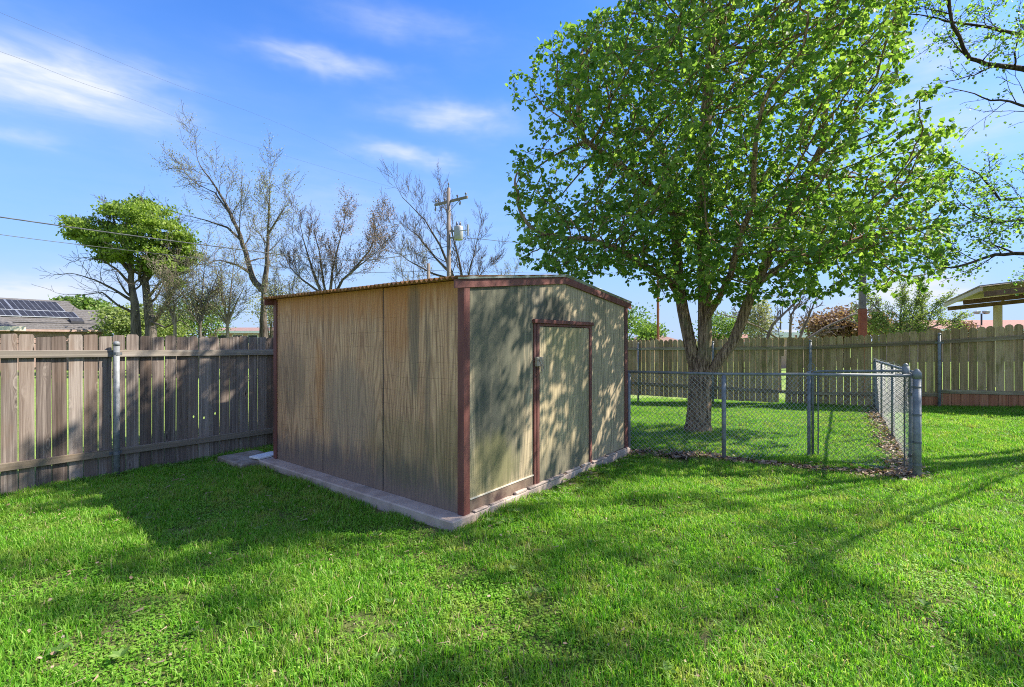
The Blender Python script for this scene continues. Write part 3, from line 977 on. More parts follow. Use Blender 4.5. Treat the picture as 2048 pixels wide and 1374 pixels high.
# ------------------------------------------------------------------ trees
def tube_mesh(chains, mat, name):
    """chains: list of (points (n,3), radii (n)); sides by thickness"""
    Vs, Fs, base = [], [], 0
    for P, rad in chains:
        P = np.asarray(P, float); rad = np.asarray(rad, float)
        n = len(P)
        if n < 2: continue
        rm = rad.max()
        sd = 12 if rm > .09 else 7 if rm > .03 else 4 if rm > .012 else 3
        T = np.gradient(P, axis=0)
        T /= np.linalg.norm(T, axis=1)[:, None] + 1e-9
        ref = np.array([0.31, .93, .19]) if abs(T[0] @ np.array([0.31, .93, .19])) < .9 else np.array([1., 0, 0])
        S = np.cross(T, ref); S /= np.linalg.norm(S, axis=1)[:, None] + 1e-9
        U = np.cross(T, S)
        a = np.arange(sd) * 2 * PI / sd
        ring = P[:, None, :] + (S[:, None, :] * np.cos(a)[None, :, None] + U[:, None, :] * np.sin(a)[None, :, None]) * rad[:, None, None]
        if rm > .09:                                            # fluted, uneven trunk
            lump = 1 + .06 * np.sin(3 * a)[None, :, None] + .04 * np.sin(5 * a + P[:, 2:3] * 3)[:, :, None]
            ring = P[:, None, :] + (ring - P[:, None, :]) * lump
        Vs.append(ring.reshape(-1, 3))
        i = np.arange(n - 1)[:, None] * sd
        j = np.arange(sd)[None, :]
        jn = (j + 1) % sd
        Fs.append(np.stack([i + j, i + jn, i + sd + jn, i + sd + j], -1).reshape(-1, 4) + base)
        base += n * sd
    return array_mesh(name, np.concatenate(Vs), np.concatenate(Fs), mat, smooth=True)


LEAF_V = np.array([(0, 0, 0), (.34, .22, .05), (.37, .60, .04), (.0, 1.0, -.10), (-.37, .60, .04), (-.34, .22, .05), (0, .5, -.04)])
LEAF_F = np.array([(0, 1, 6), (1, 2, 6), (2, 3, 6), (3, 4, 6), (4, 5, 6), (5, 0, 6)])


def leaf_mesh(name, pos, dirs, size, mat, rs, tint=None, wide=1.0, flat=.8):
    """one leaf at each position, pointing along dirs"""
    n = len(pos)
    Y = dirs / (np.linalg.norm(dirs, axis=1)[:, None] + 1e-9)
    up = rs.normal(size=(n, 3)) * flat + np.array([0, 0, 1.0])
    X = np.cross(Y, up); X /= np.linalg.norm(X, axis=1)[:, None] + 1e-9
    Z = np.cross(X, Y)
    L = LEAF_V * np.array([wide, 1, 1])
    Wd = (L[None, :, 0:1] * X[:, None, :] + L[None, :, 1:2] * Y[:, None, :] + L[None, :, 2:3] * Z[:, None, :]) * size[:, None, None] + pos[:, None, :]
    Fa = (LEAF_F[None] + (np.arange(n) * 7)[:, None, None]).reshape(-1, 3)
    if tint is None: tint = rs.random(n)
    return array_mesh(name, Wd.reshape(-1, 3), Fa, mat, {'tint': np.repeat(tint, 7)})


def colonize(stems, attract, step, infl, kill, iters, rs, grav=0.0):
    """stems: list of (points, parent stem point index or -1). returns positions and parents"""
    P, par = [], []
    for pts, attach in stems:
        prev = attach
        pts = [np.array(p, float) for p in pts]
        for a, b in zip(pts[:-1], pts[1:]):
            n = max(1, int(np.linalg.norm(b - a) / step))
            for i in range(n):
                P.append(a + (b - a) * i / n); par.append(prev); prev = len(P) - 1
        P.append(pts[-1]); par.append(prev)
    P = np.array(P)
    par = list(par)
    A = attract.copy()
    best = np.full(len(A), 1e9); who = np.zeros(len(A), int)
    new0 = 0
    nP = [P]
    allP = P
    for it in range(iters):
        newpts = allP[new0:]
        if len(newpts):
            for c in range(0, len(newpts), 400):
                D = np.linalg.norm(A[:, None, :] - newpts[None, c:c + 400, :], axis=2)
                m_ = D.argmin(1); dm = D[np.arange(len(A)), m_]
                up_ = dm < best
                best[up_] = dm[up_]; who[up_] = m_[up_] + new0 + c
        keep = best > kill
        A, best, who = A[keep], best[keep], who[keep]
        if not len(A): break
        act = best < infl
        if not act.any(): break
        ids = who[act]
        vec = A[act] - allP[ids]
        vec /= np.linalg.norm(vec, axis=1)[:, None] + 1e-9
        u, inv = np.unique(ids, return_inverse=True)
        acc = np.zeros((len(u), 3))
        np.add.at(acc, inv, vec)
        acc += rs.normal(scale=.25, size=acc.shape)
        acc[:, 2] += grav
        acc /= np.linalg.norm(acc, axis=1)[:, None] + 1e-9
        new = allP[u] + acc * step
        new0 = len(allP)
        allP = np.concatenate([allP, new])
        par += list(u)
    return allP, np.array(par)


def skeleton_chains(P, par, tip, power, rmax_fn=None, rmin=.004):
    n = len(P)
    kids = [[] for _ in range(n)]
    for i, p in enumerate(par):
        if p >= 0: kids[p].append(i)
    r = np.zeros(n)
    for i in range(n - 1, -1, -1):
        # children always have a larger index, except for stems attached later
        r[i] = tip ** power if not kids[i] else sum(r[c] for c in kids[i])
    rad = r ** (1 / power)
    chains = []
    starts = [i for i in range(n) if par[i] < 0]
    stack = [(s_, None) for s_ in starts]
    while stack:
        i, p = stack.pop()
        seq = ([p] if p is not None else []) + [i]
        while kids[i]:
            ks = sorted(kids[i], key=lambda c: -rad[c])
            for c in ks[1:]: stack.append((c, i))
            i = ks[0]
            seq.append(i)
        rr_ = rad[seq].copy()
        if p is not None: rr_[0] = min(rr_[0], rr_[1] * 1.15)
        chains.append((P[seq], np.maximum(rr_, rmin)))
    return chains, rad, kids


def ell(n, c, r, rs, lo=0.0):
    q = rs.normal(size=(n, 3)); q /= np.linalg.norm(q, axis=1)[:, None]
    rad = (lo ** 3 + (1 - lo ** 3) * rs.random(n)) ** (1 / 3)
    return np.array(c) + q * rad[:, None] * np.array(r)


# the big tree in the middle of the yard
rs = np.random.RandomState(11)
TB = px(1396, 866, 9.4)
tree = thing('leafy_tree', 'large green leafy tree with a forked trunk behind the chain-link fence', 'tree', (TB.x, TB.y, gz(TB.x, TB.y)))


def rel(v):
    return np.array(v) - np.array(tree.location)


att = np.concatenate([
    ell(6600, (4.0, 9.2, 6.4), (3.75, 3.3, 3.3), rs, .35),
    ell(1500, (6.5, 9.2, 4.75), (2.45, 2.2, 1.55), rs, .2),
    ell(1800, (1.9, 9.0, 4.5), (2.05, 2.2, 1.55), rs, .2),
    ell(2600, (4.8, 9.4, 8.3), (3.1, 2.7, 2.2), rs, .2),
    ell(1900, (4.2, 8.6, 3.35), (3.8, 1.8, .95), rs, .0), ell(700, (6.8, 9.0, 3.5), (1.9, 1.5, .85), rs, .0), ell(300, (1.2, 8.6, 3.5), (1.2, 1.2, .6), rs, .0),
    ell(400, (1.0, 9.2, 6.9), (1.15, 1.3, 1.1), rs, .0),
    ell(400, (8.0, 9.0, 4.2), (1.3, 1.2, 1.0), rs, .0)])
cl_ = rs.normal(size=(60, 3)); hol = ell(15, (4.0, 9.3, 6.0), (4.0, 3.0, 3.6), rs)          # airy hollows
dmin = np.min(np.linalg.norm(att[:, None] - hol[None], axis=2), axis=1)
att = att[(dmin > .55)]
from mathutils import noise as mnoise
lump_ = np.array([mnoise.noise(Vector(p) * .75) + .6 * mnoise.noise(Vector(p) * 1.7) for p in att])
edge_ = np.linalg.norm((att - np.array([4.2, 9.3, 6.2])) / np.array([4.2, 3.2, 4.0]), axis=1)
att = att[lump_ > -.50 + .62 * np.clip(edge_ - .42, 0, 1)]
att = att[att[:, 2] > 2.45 - .03 * np.abs(att[:, 0] - 4)]
att = att[(att[:, 0] / att[:, 1] > -.015 + .22 * np.clip(((att[:, 2] - 1.8) / att[:, 1] - .56) / .15, 0, 1.7)) & (att[:, 0] / att[:, 1] < np.where(att[:, 2] > 5.4, .82, .905))]


def P_(x, y, Y):
    return tuple(px(x, y, Y))


stem_trunk = [P_(1398, 752, 9.4), P_(1404, 730, 9.4)]
stems = [([P_(1400, 752, 9.4), P_(1409, 700, 9.4), P_(1410, 610, 9.4), P_(1407, 520, 9.4), P_(1404, 420, 9.4), P_(1408, 300, 9.4), P_(1416, 190, 9.5), P_(1425, 60, 9.5)], -1),
         ([P_(1392, 750, 9.5), P_(1380, 690, 9.5), P_(1366, 620, 9.6), P_(1357, 560, 9.7), P_(1352, 480, 9.8), P_(1344, 390, 9.9), P_(1325, 300, 10.0)], -1),
         ([P_(1424, 745, 9.35), P_(1440, 716, 9.3), P_(1466, 684, 9.25), P_(1484, 640, 9.2), P_(1497, 600, 9.15), P_(1530, 530, 9.1), P_(1572, 440, 9.1), P_(1625, 330, 9.1)], -1),
         ([P_(1362, 596, 9.65), P_(1338, 560, 9.4), P_(1300, 538, 9.1), P_(1240, 500, 8.8), P_(1180, 478, 8.6)], -1),
         ([P_(1348, 430, 9.85), P_(1300, 370, 9.6), P_(1240, 330, 9.3), P_(1170, 280, 9.1)], -1),
         ([P_(1411, 640, 9.4), P_(1436, 600, 9.0), P_(1462, 548, 8.6), P_(1478, 480, 8.2)], -1),
         ([P_(1512, 570, 9.12), P_(1580, 520, 8.9), P_(1660, 500, 8.7), P_(1740, 470, 8.6)], -1)]
SP, spar = colonize(stems, att, .115, 1.3, .165, 200, rs)
chains, rad, kids = skeleton_chains(SP, spar, .0058, 2.4)
chains2 = []
for P, r_ in chains:
    r_ = r_.copy()
    chains2.append((np.array([rel(p) for p in P]), r_))
big = [c for c in chains2 if c[1].max() > .05]
# calm the thickness of the main stems, then build the shared bole
for i, (pts, _) in enumerate(stems):
    pass
MAINR = {0: .135, 1: .125, 2: .105, 3: .075, 4: .075, 5: .065, 6: .065}
out_chains = []
for ci, (P, r_) in enumerate(chains2):
    for si, (pts, _) in enumerate(stems):
        if np.linalg.norm(P[0] - rel(pts[0])) < 1e-6:
            s_ = np.linspace(1, .12, len(r_))
            r_ = np.maximum(np.minimum(r_, MAINR[si] * np.sqrt(s_)), MAINR[si] * s_ ** .8)
            r_ = np.maximum(r_, .006)
    out_chains.append((P, r_))
bole = [(np.array([rel(P_(1396, 880, 9.4)), rel(P_(1396, 862, 9.4)), rel(P_(1397, 845, 9.4)), rel(P_(1399, 815, 9.4)), rel(P_(1400, 780, 9.4)), rel(P_(1401, 752, 9.4)), rel(P_(1403, 728, 9.4))]),
         np.array([.36, .275, .232, .215, .220, .205, .10]))]
o = link(bpy.data.objects.new('trunk', tube_mesh(bole + out_chains, M['bark'], 'trunk')), tree)
nk = np.array([len(c) for c in kids])
thin = np.where((rad < .013))[0]
pos, dr, tnt = [], [], []
for i in thin:
    tipn = nk[i] == 0
    if not tipn and rs.random() > .82: continue
    p = SP[i]
    par_ = spar[i]
    d0 = (p - SP[par_]) if par_ >= 0 else np.array([0, 0, 1.])
    d0 = d0 / (np.linalg.norm(d0) + 1e-9)
    c0 = p + d0 * .03 + rs.normal(scale=.045, size=3)
    tn0 = rs.random()
    for _ in range(rs.randint(9, 15) if tipn else rs.randint(5, 9)):
        q = rs.normal(size=3)
        dd = q * .7 + d0 * .35 + np.array([0, 0, -.45])
        dd /= np.linalg.norm(dd)
        pos.append(c0 + dd * rs.uniform(.015, .06) + rs.normal(scale=.012, size=3))
        dr.append(dd); tnt.append(.45 * tn0 + .55 * rs.random())
pos, dr = np.array(pos), np.array(dr)
sz = rs.uniform(.045, .102, len(pos))
print('tree nodes', len(SP), 'leaves', len(pos))
me = leaf_mesh('leaves', pos - np.array(tree.location), dr, sz, M['leaf'], rs, np.array(tnt), 1.1, .7)
tag(link(bpy.data.objects.new('leaves', me), tree), kind='stuff')


def grow(p, d, L, r, lev, prm, chains, tips, rs):
    """one limb and, along it, its side limbs"""
    nseg = max(3, int(4 + L / prm['seg']))
    nseg = min(nseg, 12)
    pts, dirs = [np.array(p, float)], []
    d = np.array(d, float); d /= np.linalg.norm(d)
    for i in range(nseg):
        d = d + rs.normal(scale=prm['wob'], size=3) + np.array([0, 0, prm['trop'][min(lev, len(prm['trop']) - 1)]]) / nseg
        d /= np.linalg.norm(d)
        pts.append(pts[-1] + d * L / nseg); dirs.append(d.copy())
    limb(pts, r, lev, L, prm, chains, tips, rs)


def limb(pts, r, lev, L, prm, chains, tips, rs, r1=None, start=None):
    pts = np.array(pts, float)
    n = len(pts)
    end = r * prm['taper'] if r1 is None else r1
    rad_ = np.maximum(end + (r - end) * (1 - np.linspace(0, 1, n)) ** 1.25, prm['rmin'])
    chains.append((pts, rad_))
    if lev >= prm['levels']:
        tips.append((pts[-1], pts[-1] - pts[-2])); tips.append((pts[n // 2], pts[-1] - pts[-2]))
        return
    nk_ = prm['kids'][lev]
    t0 = prm['first'][lev] if start is None else start
    for i in range(nk_):
        t = t0 + (1 - t0) * (i + rs.uniform(.2, .8)) / nk_
        f = t * (n - 1); a = min(int(f), n - 2)
        p = pts[a] + (pts[a + 1] - pts[a]) * (f - a)
        d = pts[a + 1] - pts[a]; d /= np.linalg.norm(d)
        ax = np.cross(d, rs.normal(size=3)); ax /= np.linalg.norm(ax)
        an = R(rs.uniform(*prm['angle']))
        nd = d * math.cos(an) + np.cross(ax, d) * math.sin(an)
        cl2 = L * prm['ratio'] * rs.uniform(.7, 1.15) * (1.05 - .45 * t)
        cr = max(prm['rmin'], (rad_[a]) * prm['rr'] * rs.uniform(.75, 1))
        grow(p, nd, cl2, cr, lev + 1, prm, chains, tips, rs)
    # leader
    d = pts[-1] - pts[-2]
    grow(pts[-1], d, L * .45, max(prm['rmin'], end), lev + 1, prm, chains, tips, rs)


def prm(**kw):
    base = dict(seg=.5, wob=.13, trop=[.1, .25, .3, .2], taper=.4, rmin=.008, levels=3, kids=[6, 6, 5, 4], first=[.3, .2, .15, .1],
                angle=(28, 55), ratio=.58, rr=.6)
    base.update(kw)
    return base


def make_tree(name, label, base, limbs, pr, bark, leaves=None, seed=1, group=None, cat='tree', foliage_name='leaves'):
    """limbs: (points, radius, level, reach)"""
    rs_ = np.random.RandomState(seed)
    o = thing(name, label, cat, tuple(base), 0, group)
    ch, tips = [], []
    for pts, r, lev, L, *rest in limbs:
        kw = rest[0] if rest else {}
        # refine polyline
        pp = [np.array(p, float) for p in pts]
        fine = []
        for a, b in zip(pp[:-1], pp[1:]):
            m_ = 3
            for i in range(m_): fine.append(a + (b - a) * i / m_ + rs_.normal(scale=.01 * L / 3, size=3) * (i > 0))
        fine.append(pp[-1])
        limb(fine, r, lev, L, pr, ch, tips, rs_, **kw)
    bo = np.array(base, float)
    link(bpy.data.objects.new('trunk', tube_mesh([(P - bo, r) for P, r in ch], bark, 'trunk')), o)
    if leaves:
        T = np.array([t[0] for t in tips]); D = np.array([t[1] for t in tips])
        D /= np.linalg.norm(D, axis=1)[:, None] + 1e-9
        if leaves.get('where'): 
            kp = np.array([leaves['where'](t) for t in T]); T, D = T[kp], D[kp]
        n = leaves['n']
        if leaves.get('extra'):         # extra leaves added on the camera side to shade lawn and shed front
            ex = np.array([leaves['extra'](t) for t in T])
            T, D = np.concatenate([T] + [T[ex > q] for q in range(0, 5, n)]), np.concatenate([D] + [D[ex > q] for q in range(0, 5, n)])
        pos = np.repeat(T, n, 0) + rs_.normal(scale=leaves['spread'], size=(len(T) * n, 3)) * np.array([1, 1, leaves.get('flatz', 1)])
        dr_ = np.repeat(D, n, 0) * .5 + rs_.normal(scale=.7, size=(len(T) * n, 3)) + np.array([0, 0, leaves.get('droop', 0)])
        s_ = rs_.uniform(.6, 1.2, len(pos)) * leaves['size']
        tint = np.clip(np.repeat(rs_.random(len(T)), n) * .5 + rs_.random(len(pos)) * .5, 0, 1)
        me_ = leaf_mesh(foliage_name, pos - bo, dr_, s_, leaves['mat'], rs_, tint, leaves.get('wide', 1))
        tag(link(bpy.data.objects.new(foliage_name, me_), o), kind='stuff')
        print(name, 'chains', len(ch), 'leaves', len(pos))
    else:
        print(name, 'chains', len(ch))
    return o


def onground(x, Y):
    X = (x - 1024) / F * Y
    return (X, Y, gz(X, Y) - .05)


# umbrella-crowned evergreen, left
Y = 27.0
b = onground(272, Y)
lim = [([b, P_(272, 660, Y), P_(270, 610, Y), P_(262, 560, Y), P_(262, 500, Y), P_(255, 450, Y)], .30, 0, 3.4, dict(start=.45)),
       ([onground(305, Y), P_(302, 660, Y), P_(296, 610, Y), P_(290, 560, Y), P_(300, 500, Y), P_(310, 450, Y)], .33, 0, 3.4, dict(start=.4)),
       ([P_(298, 655, Y), P_(330, 612, Y - .5), P_(352, 570, Y - 1), P_(350, 510, Y - 1)], .15, 0, 3.0, dict(start=.35)),
       ([P_(262, 545, Y), P_(225, 500, Y), P_(190, 470, Y), P_(160, 455, Y)], .13, 0, 2.2, dict(start=.4)),
       ([P_(262, 520, Y), P_(235, 470, Y), P_(225, 430, Y)], .13, 0, 2.2, dict(start=.4)),
       ([P_(293, 560, Y), P_(330, 500, Y), P_(355, 470, Y)], .13, 0, 2.2, dict(start=.4))]
ev = prm(levels=3, kids=[11, 7, 4], ratio=.52, rmin=.008, taper=.25, rr=.45, wob=.2, trop=[.2, .3, .2], angle=(30, 65))
dead = [([P_(262, 600, Y), P_(230, 580, Y - .5), P_(190, 560, Y - 1), P_(150, 548, Y - 1.2)], .09, 1, 3.4, dict(start=.2)),
        ([P_(266, 625, Y), P_(235, 610, Y - .5), P_(205, 585, Y - .8), P_(160, 590, Y - 1)], .08, 1, 3.2, dict(start=.2)),
        ([P_(262, 570, Y), P_(235, 540, Y - .5), P_(205, 520, Y - .8), P_(170, 515, Y - 1)], .08, 1, 3.0, dict(start=.2)),
        ([P_(292, 600, Y), P_(320, 565, Y - 1), P_(350, 548, Y - 1.4), P_(385, 540, Y - 1.8)], .09, 1, 3.4, dict(start=.2)),
        ([P_(296, 640, Y), P_(330, 655, Y - 1), P_(360, 640, Y - 1.4), P_(380, 655, Y - 1.8)], .07, 1, 2.6, dict(start=.2)),
        ([P_(278, 560, Y), P_(282, 530, Y - 1), P_(262, 505, Y - 1.2), P_(240, 500, Y - 1.8)], .07, 1, 2.6, dict(start=.2)),
        ([P_(352, 570, Y - 1), P_(375, 600, Y - 1), P_(395, 620, Y - 1)], .05, 1, 2.0, dict(start=.2))]
lim += dead
zc = lambda x: EYE + (680 - (505 + 26 * math.sin((x - 120) / 60.0) + (x - 250) * .05)) / F * Y
pine = make_tree('umbrella_pine', 'umbrella-crowned evergreen with dense green top over bare grey limbs', b, lim, ev, M['bark_grey'], seed=21, leaves=None)
# foliage in layered pads
rs_ = np.random.RandomState(5)
pads = [(235, 428, 62, 20), (290, 430, 70, 22), (330, 462, 55, 24), (200, 452, 60, 22), (262, 462, 70, 26), (150, 452, 26, 13), (150, 468, 30, 9), (225, 478, 60, 18),
        (300, 492, 46, 17), (352, 500, 36, 20), (250, 500, 40, 12), (200, 492, 34, 9), (345, 530, 34, 16), (368, 482, 20, 14), (208, 507, 22, 7), (300, 455, 55, 24), (365, 520, 30, 20), (350, 552, 30, 12), (300, 518, 50, 12), (275, 416, 48, 12), (240, 420, 40, 12), (310, 440, 50, 18), (345, 480, 36, 20), (375, 505, 18, 16), (230, 515, 45, 10), (325, 540, 40, 12), (170, 470, 34, 12), (290, 535, 30, 8)]
pp_, dd_, tt_ = [], [], []
for (x, y, sx, sy) in pads:
    sub = 11
    for _ in range(sub):
        q = rs_.normal(size=3); q /= np.linalg.norm(q); q *= rs_.random() ** .4
        cx_, cy_ = x + q[0] * sx * .8, y + q[1] * sy * .7
        c = np.array(P_(cx_, cy_ + 2 + rs_.normal() * 7, Y + q[2] * sx / F * Y * 1.2 - .4))
        n = 90
        s3 = rs_.normal(size=(n, 3)) * np.array([.30, .30, .17]) * (sx / 50) ** .3 * rs_.uniform(.5, 1.15)
        s3[:, 2] = np.abs(s3[:, 2]) * 1.0 - .05
        pp_.append(c + s3); tt_.append(np.full(n, rs_.random() * .5) + rs_.random(n) * .5)
        dd_.append(rs_.normal(size=(n, 3)) * .6 + np.array([0, 0, .7]))
pp_, dd_, tt_ = np.concatenate(pp_), np.concatenate(dd_), np.concatenate(tt_)
me = leaf_mesh('needles', pp_ - np.array(b), dd_, rs_.uniform(.10, .2, len(pp_)), M['needles'], rs_, tt_, .8)
tag(link(bpy.data.objects.new('needles', me), pine), kind='stuff')

# tall forked bare tree with first buds
Y = 29.0
b = onground(527, Y)
tall = prm(levels=3, kids=[10, 8, 6], ratio=.56, rmin=.008, taper=.15, wob=.12, trop=[.2, .35, .4], angle=(30, 62), first=[.2, .12, .1], rr=.42)
make_tree('tall_bare_tree', 'tallest bare tree left of the shed, forked low, dusted with pale buds', b, [
    ([b, P_(527, 640, Y), P_(527, 590, Y), P_(522, 570, Y)], .30, 3, 1.0),
    ([P_(524, 580, Y), P_(505, 555, Y), P_(492, 505, Y), P_(474, 455, Y), P_(450, 405, Y), P_(425, 365, Y), P_(400, 330, Y)], .20, 0, 5.0, dict(start=.25)),
    ([P_(527, 585, Y), P_(533, 540, Y), P_(536, 490, Y), P_(538, 430, Y), P_(540, 370, Y)], .18, 0, 4.4, dict(start=.25)),
    ([P_(500, 545, Y), P_(475, 530, Y - 1), P_(440, 520, Y - 1.5), P_(405, 528, Y - 2)], .10, 1, 3.6, dict(start=.3)),
    ([P_(486, 485, Y), P_(455, 455, Y), P_(410, 440, Y), P_(368, 430, Y)], .09, 1, 3.4, dict(start=.2)),
    ([P_(462, 430, Y), P_(430, 385, Y), P_(390, 365, Y)], .07, 1, 3.0, dict(start=.2)),
    ([P_(536, 470, Y), P_(560, 430, Y), P_(580, 400, Y)], .07, 1, 3.0, dict(start=.2))],
    tall, M['bark_grey'], dict(n=2, spread=.16, size=.07, mat=M['buds'], where=lambda t: t[2] > 6.5), seed=3, foliage_name='buds')

fan = prm(levels=3, kids=[8, 7, 6], ratio=.60, rmin=.0075, taper=.12, wob=.10, trop=[.45, .7, .6], angle=(25, 58), first=[.1, .08, .08], rr=.42)
# scrubby bare tree above the shed's left end
Y = 26.0
b = onground(655, Y)
make_tree('bare_tree', 'bare many-stemmed tree rising above the middle of the shed roof, tinged brown', b, [
    ([b, P_(655, 640, Y), P_(652, 590, Y), P_(648, 570, Y), P_(640, 510, Y), P_(630, 470, Y)], .14, 0, 2.6, dict(start=.4)),
    ([b, P_(648, 600, Y), P_(625, 540, Y), P_(610, 490, Y), P_(600, 450, Y)], .12, 0, 2.6, dict(start=.35)),
    ([b, P_(662, 600, Y), P_(685, 560, Y), P_(720, 530, Y - .6), P_(752, 505, Y - 1)], .13, 0, 2.8, dict(start=.3)),
    ([b, P_(660, 590, Y), P_(665, 540, Y), P_(680, 480, Y), P_(690, 440, Y)], .12, 0, 2.6, dict(start=.35)),
    ([P_(640, 585, Y), P_(605, 560, Y), P_(580, 535, Y), P_(575, 520, Y)], .07, 0, 2.0, dict(start=.3)),
    ([P_(700, 548, Y), P_(740, 500, Y), P_(760, 450, Y)], .07, 0, 2.4, dict(start=.2))],
    fan, M['bark_grey'], dict(n=2, spread=.15, size=.06, mat=M['litter'], where=lambda t: t[0] > -10.5), seed=9, foliage_name='dry_leaves')
# bare tree behind the utility pole
Y = 28.0
b = onground(925, Y)
fan2 = prm(levels=3, kids=[9, 7, 5], ratio=.56, rmin=.0075, taper=.12, wob=.09, trop=[.25, .5, .5], angle=(25, 55), first=[.12, .1, .1], rr=.42)
make_tree('bare_tree', 'bare spreading tree with cut stubs behind the utility pole', b, [
    ([b, P_(920, 600, Y), P_(905, 550, Y), P_(880, 490, Y), P_(850, 440, Y), P_(805, 395, Y)], .15, 0, 4.0, dict(start=.3)),
    ([P_(905, 552, Y), P_(870, 515, Y), P_(835, 470, Y), P_(800, 445, Y)], .09, 0, 3.2, dict(start=.2)),
    ([b, P_(930, 590, Y), P_(918, 520, Y), P_(898, 440, Y), P_(888, 400, Y)], .12, 0, 3.4, dict(start=.35)),
    ([b, P_(932, 590, Y), P_(938, 545, Y), P_(950, 500, Y), P_(960, 460, Y)], .10, 0, 2.8, dict(start=.3)),
    ([b, P_(935, 580, Y), P_(960, 550, Y), P_(985, 520, Y)], .08, 0, 2.6, dict(start=.3)),
    ([P_(905, 560, Y), P_(860, 545, Y), P_(815, 520, Y), P_(790, 500, Y)], .08, 0, 2.8, dict(start=.2))],
    fan2, M['bark_grey'], None, seed=14)
MB().tube([Vector(P_(922, 505, Y - .4)) - Vector(b), Vector(P_(922, 540, Y - .4)) - Vector(b)], .01, 4)

# low bare brush between the evergreen and the tall tree, and to its right
brush = prm(levels=3, kids=[9, 7, 4], ratio=.60, rmin=.006, taper=.12, wob=.13, trop=[.3, .4, .3], angle=(22, 55), first=[.1, .1, .1], rr=.42)
for (bx, Yb, tips_, sd, lab) in [
        (400, 24.0, [(385, 560), (410, 520), (440, 540), (365, 600)], 31, 'low bare tree leaning right of the evergreen trunks'),
        (455, 25.0, [(430, 530), (470, 510), (490, 570), (420, 590)], 32, 'thin bare tree between the evergreen and the tall forked tree'),
        (575, 27.0, [(560, 560), (590, 550), (600, 600), (545, 600)], 33, 'low budding bare tree just left of the shed roof'),
        (350, 24.0, [(330, 600), (345, 560), (318, 560)], 34, 'bare scrub tree rising in front of the yellow-green shrubs'),
        (820, 31.0, [(800, 520), (830, 500), (850, 540)], 36, 'small bare tree left of the stub pole above the roof'),
        (1015, 33.0, [(1000, 555), (1030, 540)], 37, 'bare twiggy tree low behind the right half of the shed roof')]:
    b = onground(bx, Yb)
    make_tree('bare_tree', lab, b, [([b, P_(bx, 650, Yb), P_(bx + (tx - bx) * .4, 650 - (650 - ty) * .45, Yb), P_(tx, ty, Yb)], .10, 0, 2.3, dict(start=.3)) for tx, ty in tips_],
              brush, M['bark_grey'] if sd % 2 else M['bark_pale'], dict(n=1, spread=.12, size=.06, mat=M['buds']), seed=sd, foliage_name='buds')


def bush(name, label, cx_, ycen, w_, h_, Yb, mat, seed, n=5000, size=.14, depth=1.5, cat='shrub', sticks=True, bark=None, group=None):
    """rounded shrub: stems and many small leaves in uneven clumps"""
    q = np.random.RandomState(seed)
    b = onground(cx_, Yb)
    o = thing(name, label, cat, b, 0, group)
    c = np.array(P_(cx_, ycen, Yb)) - np.array(b)
    rx, rz = w_ / 2 / F * Yb, h_ / 2 / F * Yb
    nc = 46
    cc = ell(nc, c, (rx * .85, depth * .85, rz * .85), q, .25)
    pos = np.repeat(cc, n // nc, 0) + q.normal(size=(nc * (n // nc), 3)) * np.array([rx * .2, depth * .22, rz * .17])
    tint = np.clip(np.repeat(q.random(nc), n // nc) * .6 + q.random(len(pos)) * .4, 0, 1)
    me_ = leaf_mesh('leaves', pos, q.normal(size=pos.shape) + np.array([0, 0, .4]), q.uniform(.6, 1.3, len(pos)) * size, mat, q, tint)
    tag(link(bpy.data.objects.new('leaves', me_), o), kind='stuff')
    ch = []
    for p in cc[:26]:
        a = np.array([q.normal() * .15, q.normal() * .15, 0.])
        mid = (a + p) / 2 + q.normal(scale=.15, size=3)
        ch.append((np.array([a, (a + mid) / 2, mid, (mid + p) / 2, p]), np.array([.05, .04, .03, .02, .008]) * max(.6, rx / 2)))
    link(bpy.data.objects.new('stem', tube_mesh(ch, bark or M['bark_grey'], 'stem')), o)
    return o


bush('green_tree', 'rounded green tree top showing behind the solar-panelled roof', 160, 618, 100, 44, 48, M['far_green'], 41, 6000, .3, 2.5, 'tree')
bush('yellow_green_shrub', 'yellow-green shrub right of the grey house, behind the evergreen trunks', 285, 655, 170, 90, 33, M['willow'], 42, 9000, .17, 2.0)
bush('yellow_green_shrub', 'paler yellow-green shrub showing through bare branches beside the fence top', 390, 640, 150, 110, 36, M['far_green'], 43, 7000, .13, 2.0)
bush('budding_tree', 'thin pale budding tree behind the tall forked tree', 545, 610, 110, 110, 40, M['buds'], 44, 2600, .13, 2.5, 'tree')
bush('green_tree', 'distant green tree low behind the leafy tree, near the brown roof', 1215, 650, 170, 90, 42, M['far_green'], 45, 6000, .2, 3, 'tree')
bush('reddish_tree', 'reddish-brown leafing tree above the picket fence by the steel column', 1690, 652, 165, 78, 38, M['red_leaf'], 46, 9000, .2, 2.5, 'tree')
bush('dark_tree', 'dark distant tree left of the reddish one, over the pale flat roof', 1655, 672, 90, 36, 60, M['far_green'], 47, 2000, .3, 2.5, 'tree')
bush('pale_tree', 'pale upright budding tree behind the right limb of the leafy tree', 1515, 640, 62, 90, 36, M['buds'], 48, 2600, .15, 1.6, 'tree')
bush('green_tree', 'green tree seen under the leafy crown near the tree trunk', 1445, 655, 110, 80, 40, M['far_green'], 49, 3500, .16, 2.5, 'tree')
bush('orange_shrub', 'small orange-tipped shrub at the edge of the red roof', 1925, 655, 40, 30, 34, M['red_leaf'], 50, 900, .12, 1)
bush('shade_tree', 'far dark tree beside the brown roof, seen under the leafy crown', 1300, 662, 60, 36, 80, M['far_green'], 51, 1600, .4, 4, 'tree')

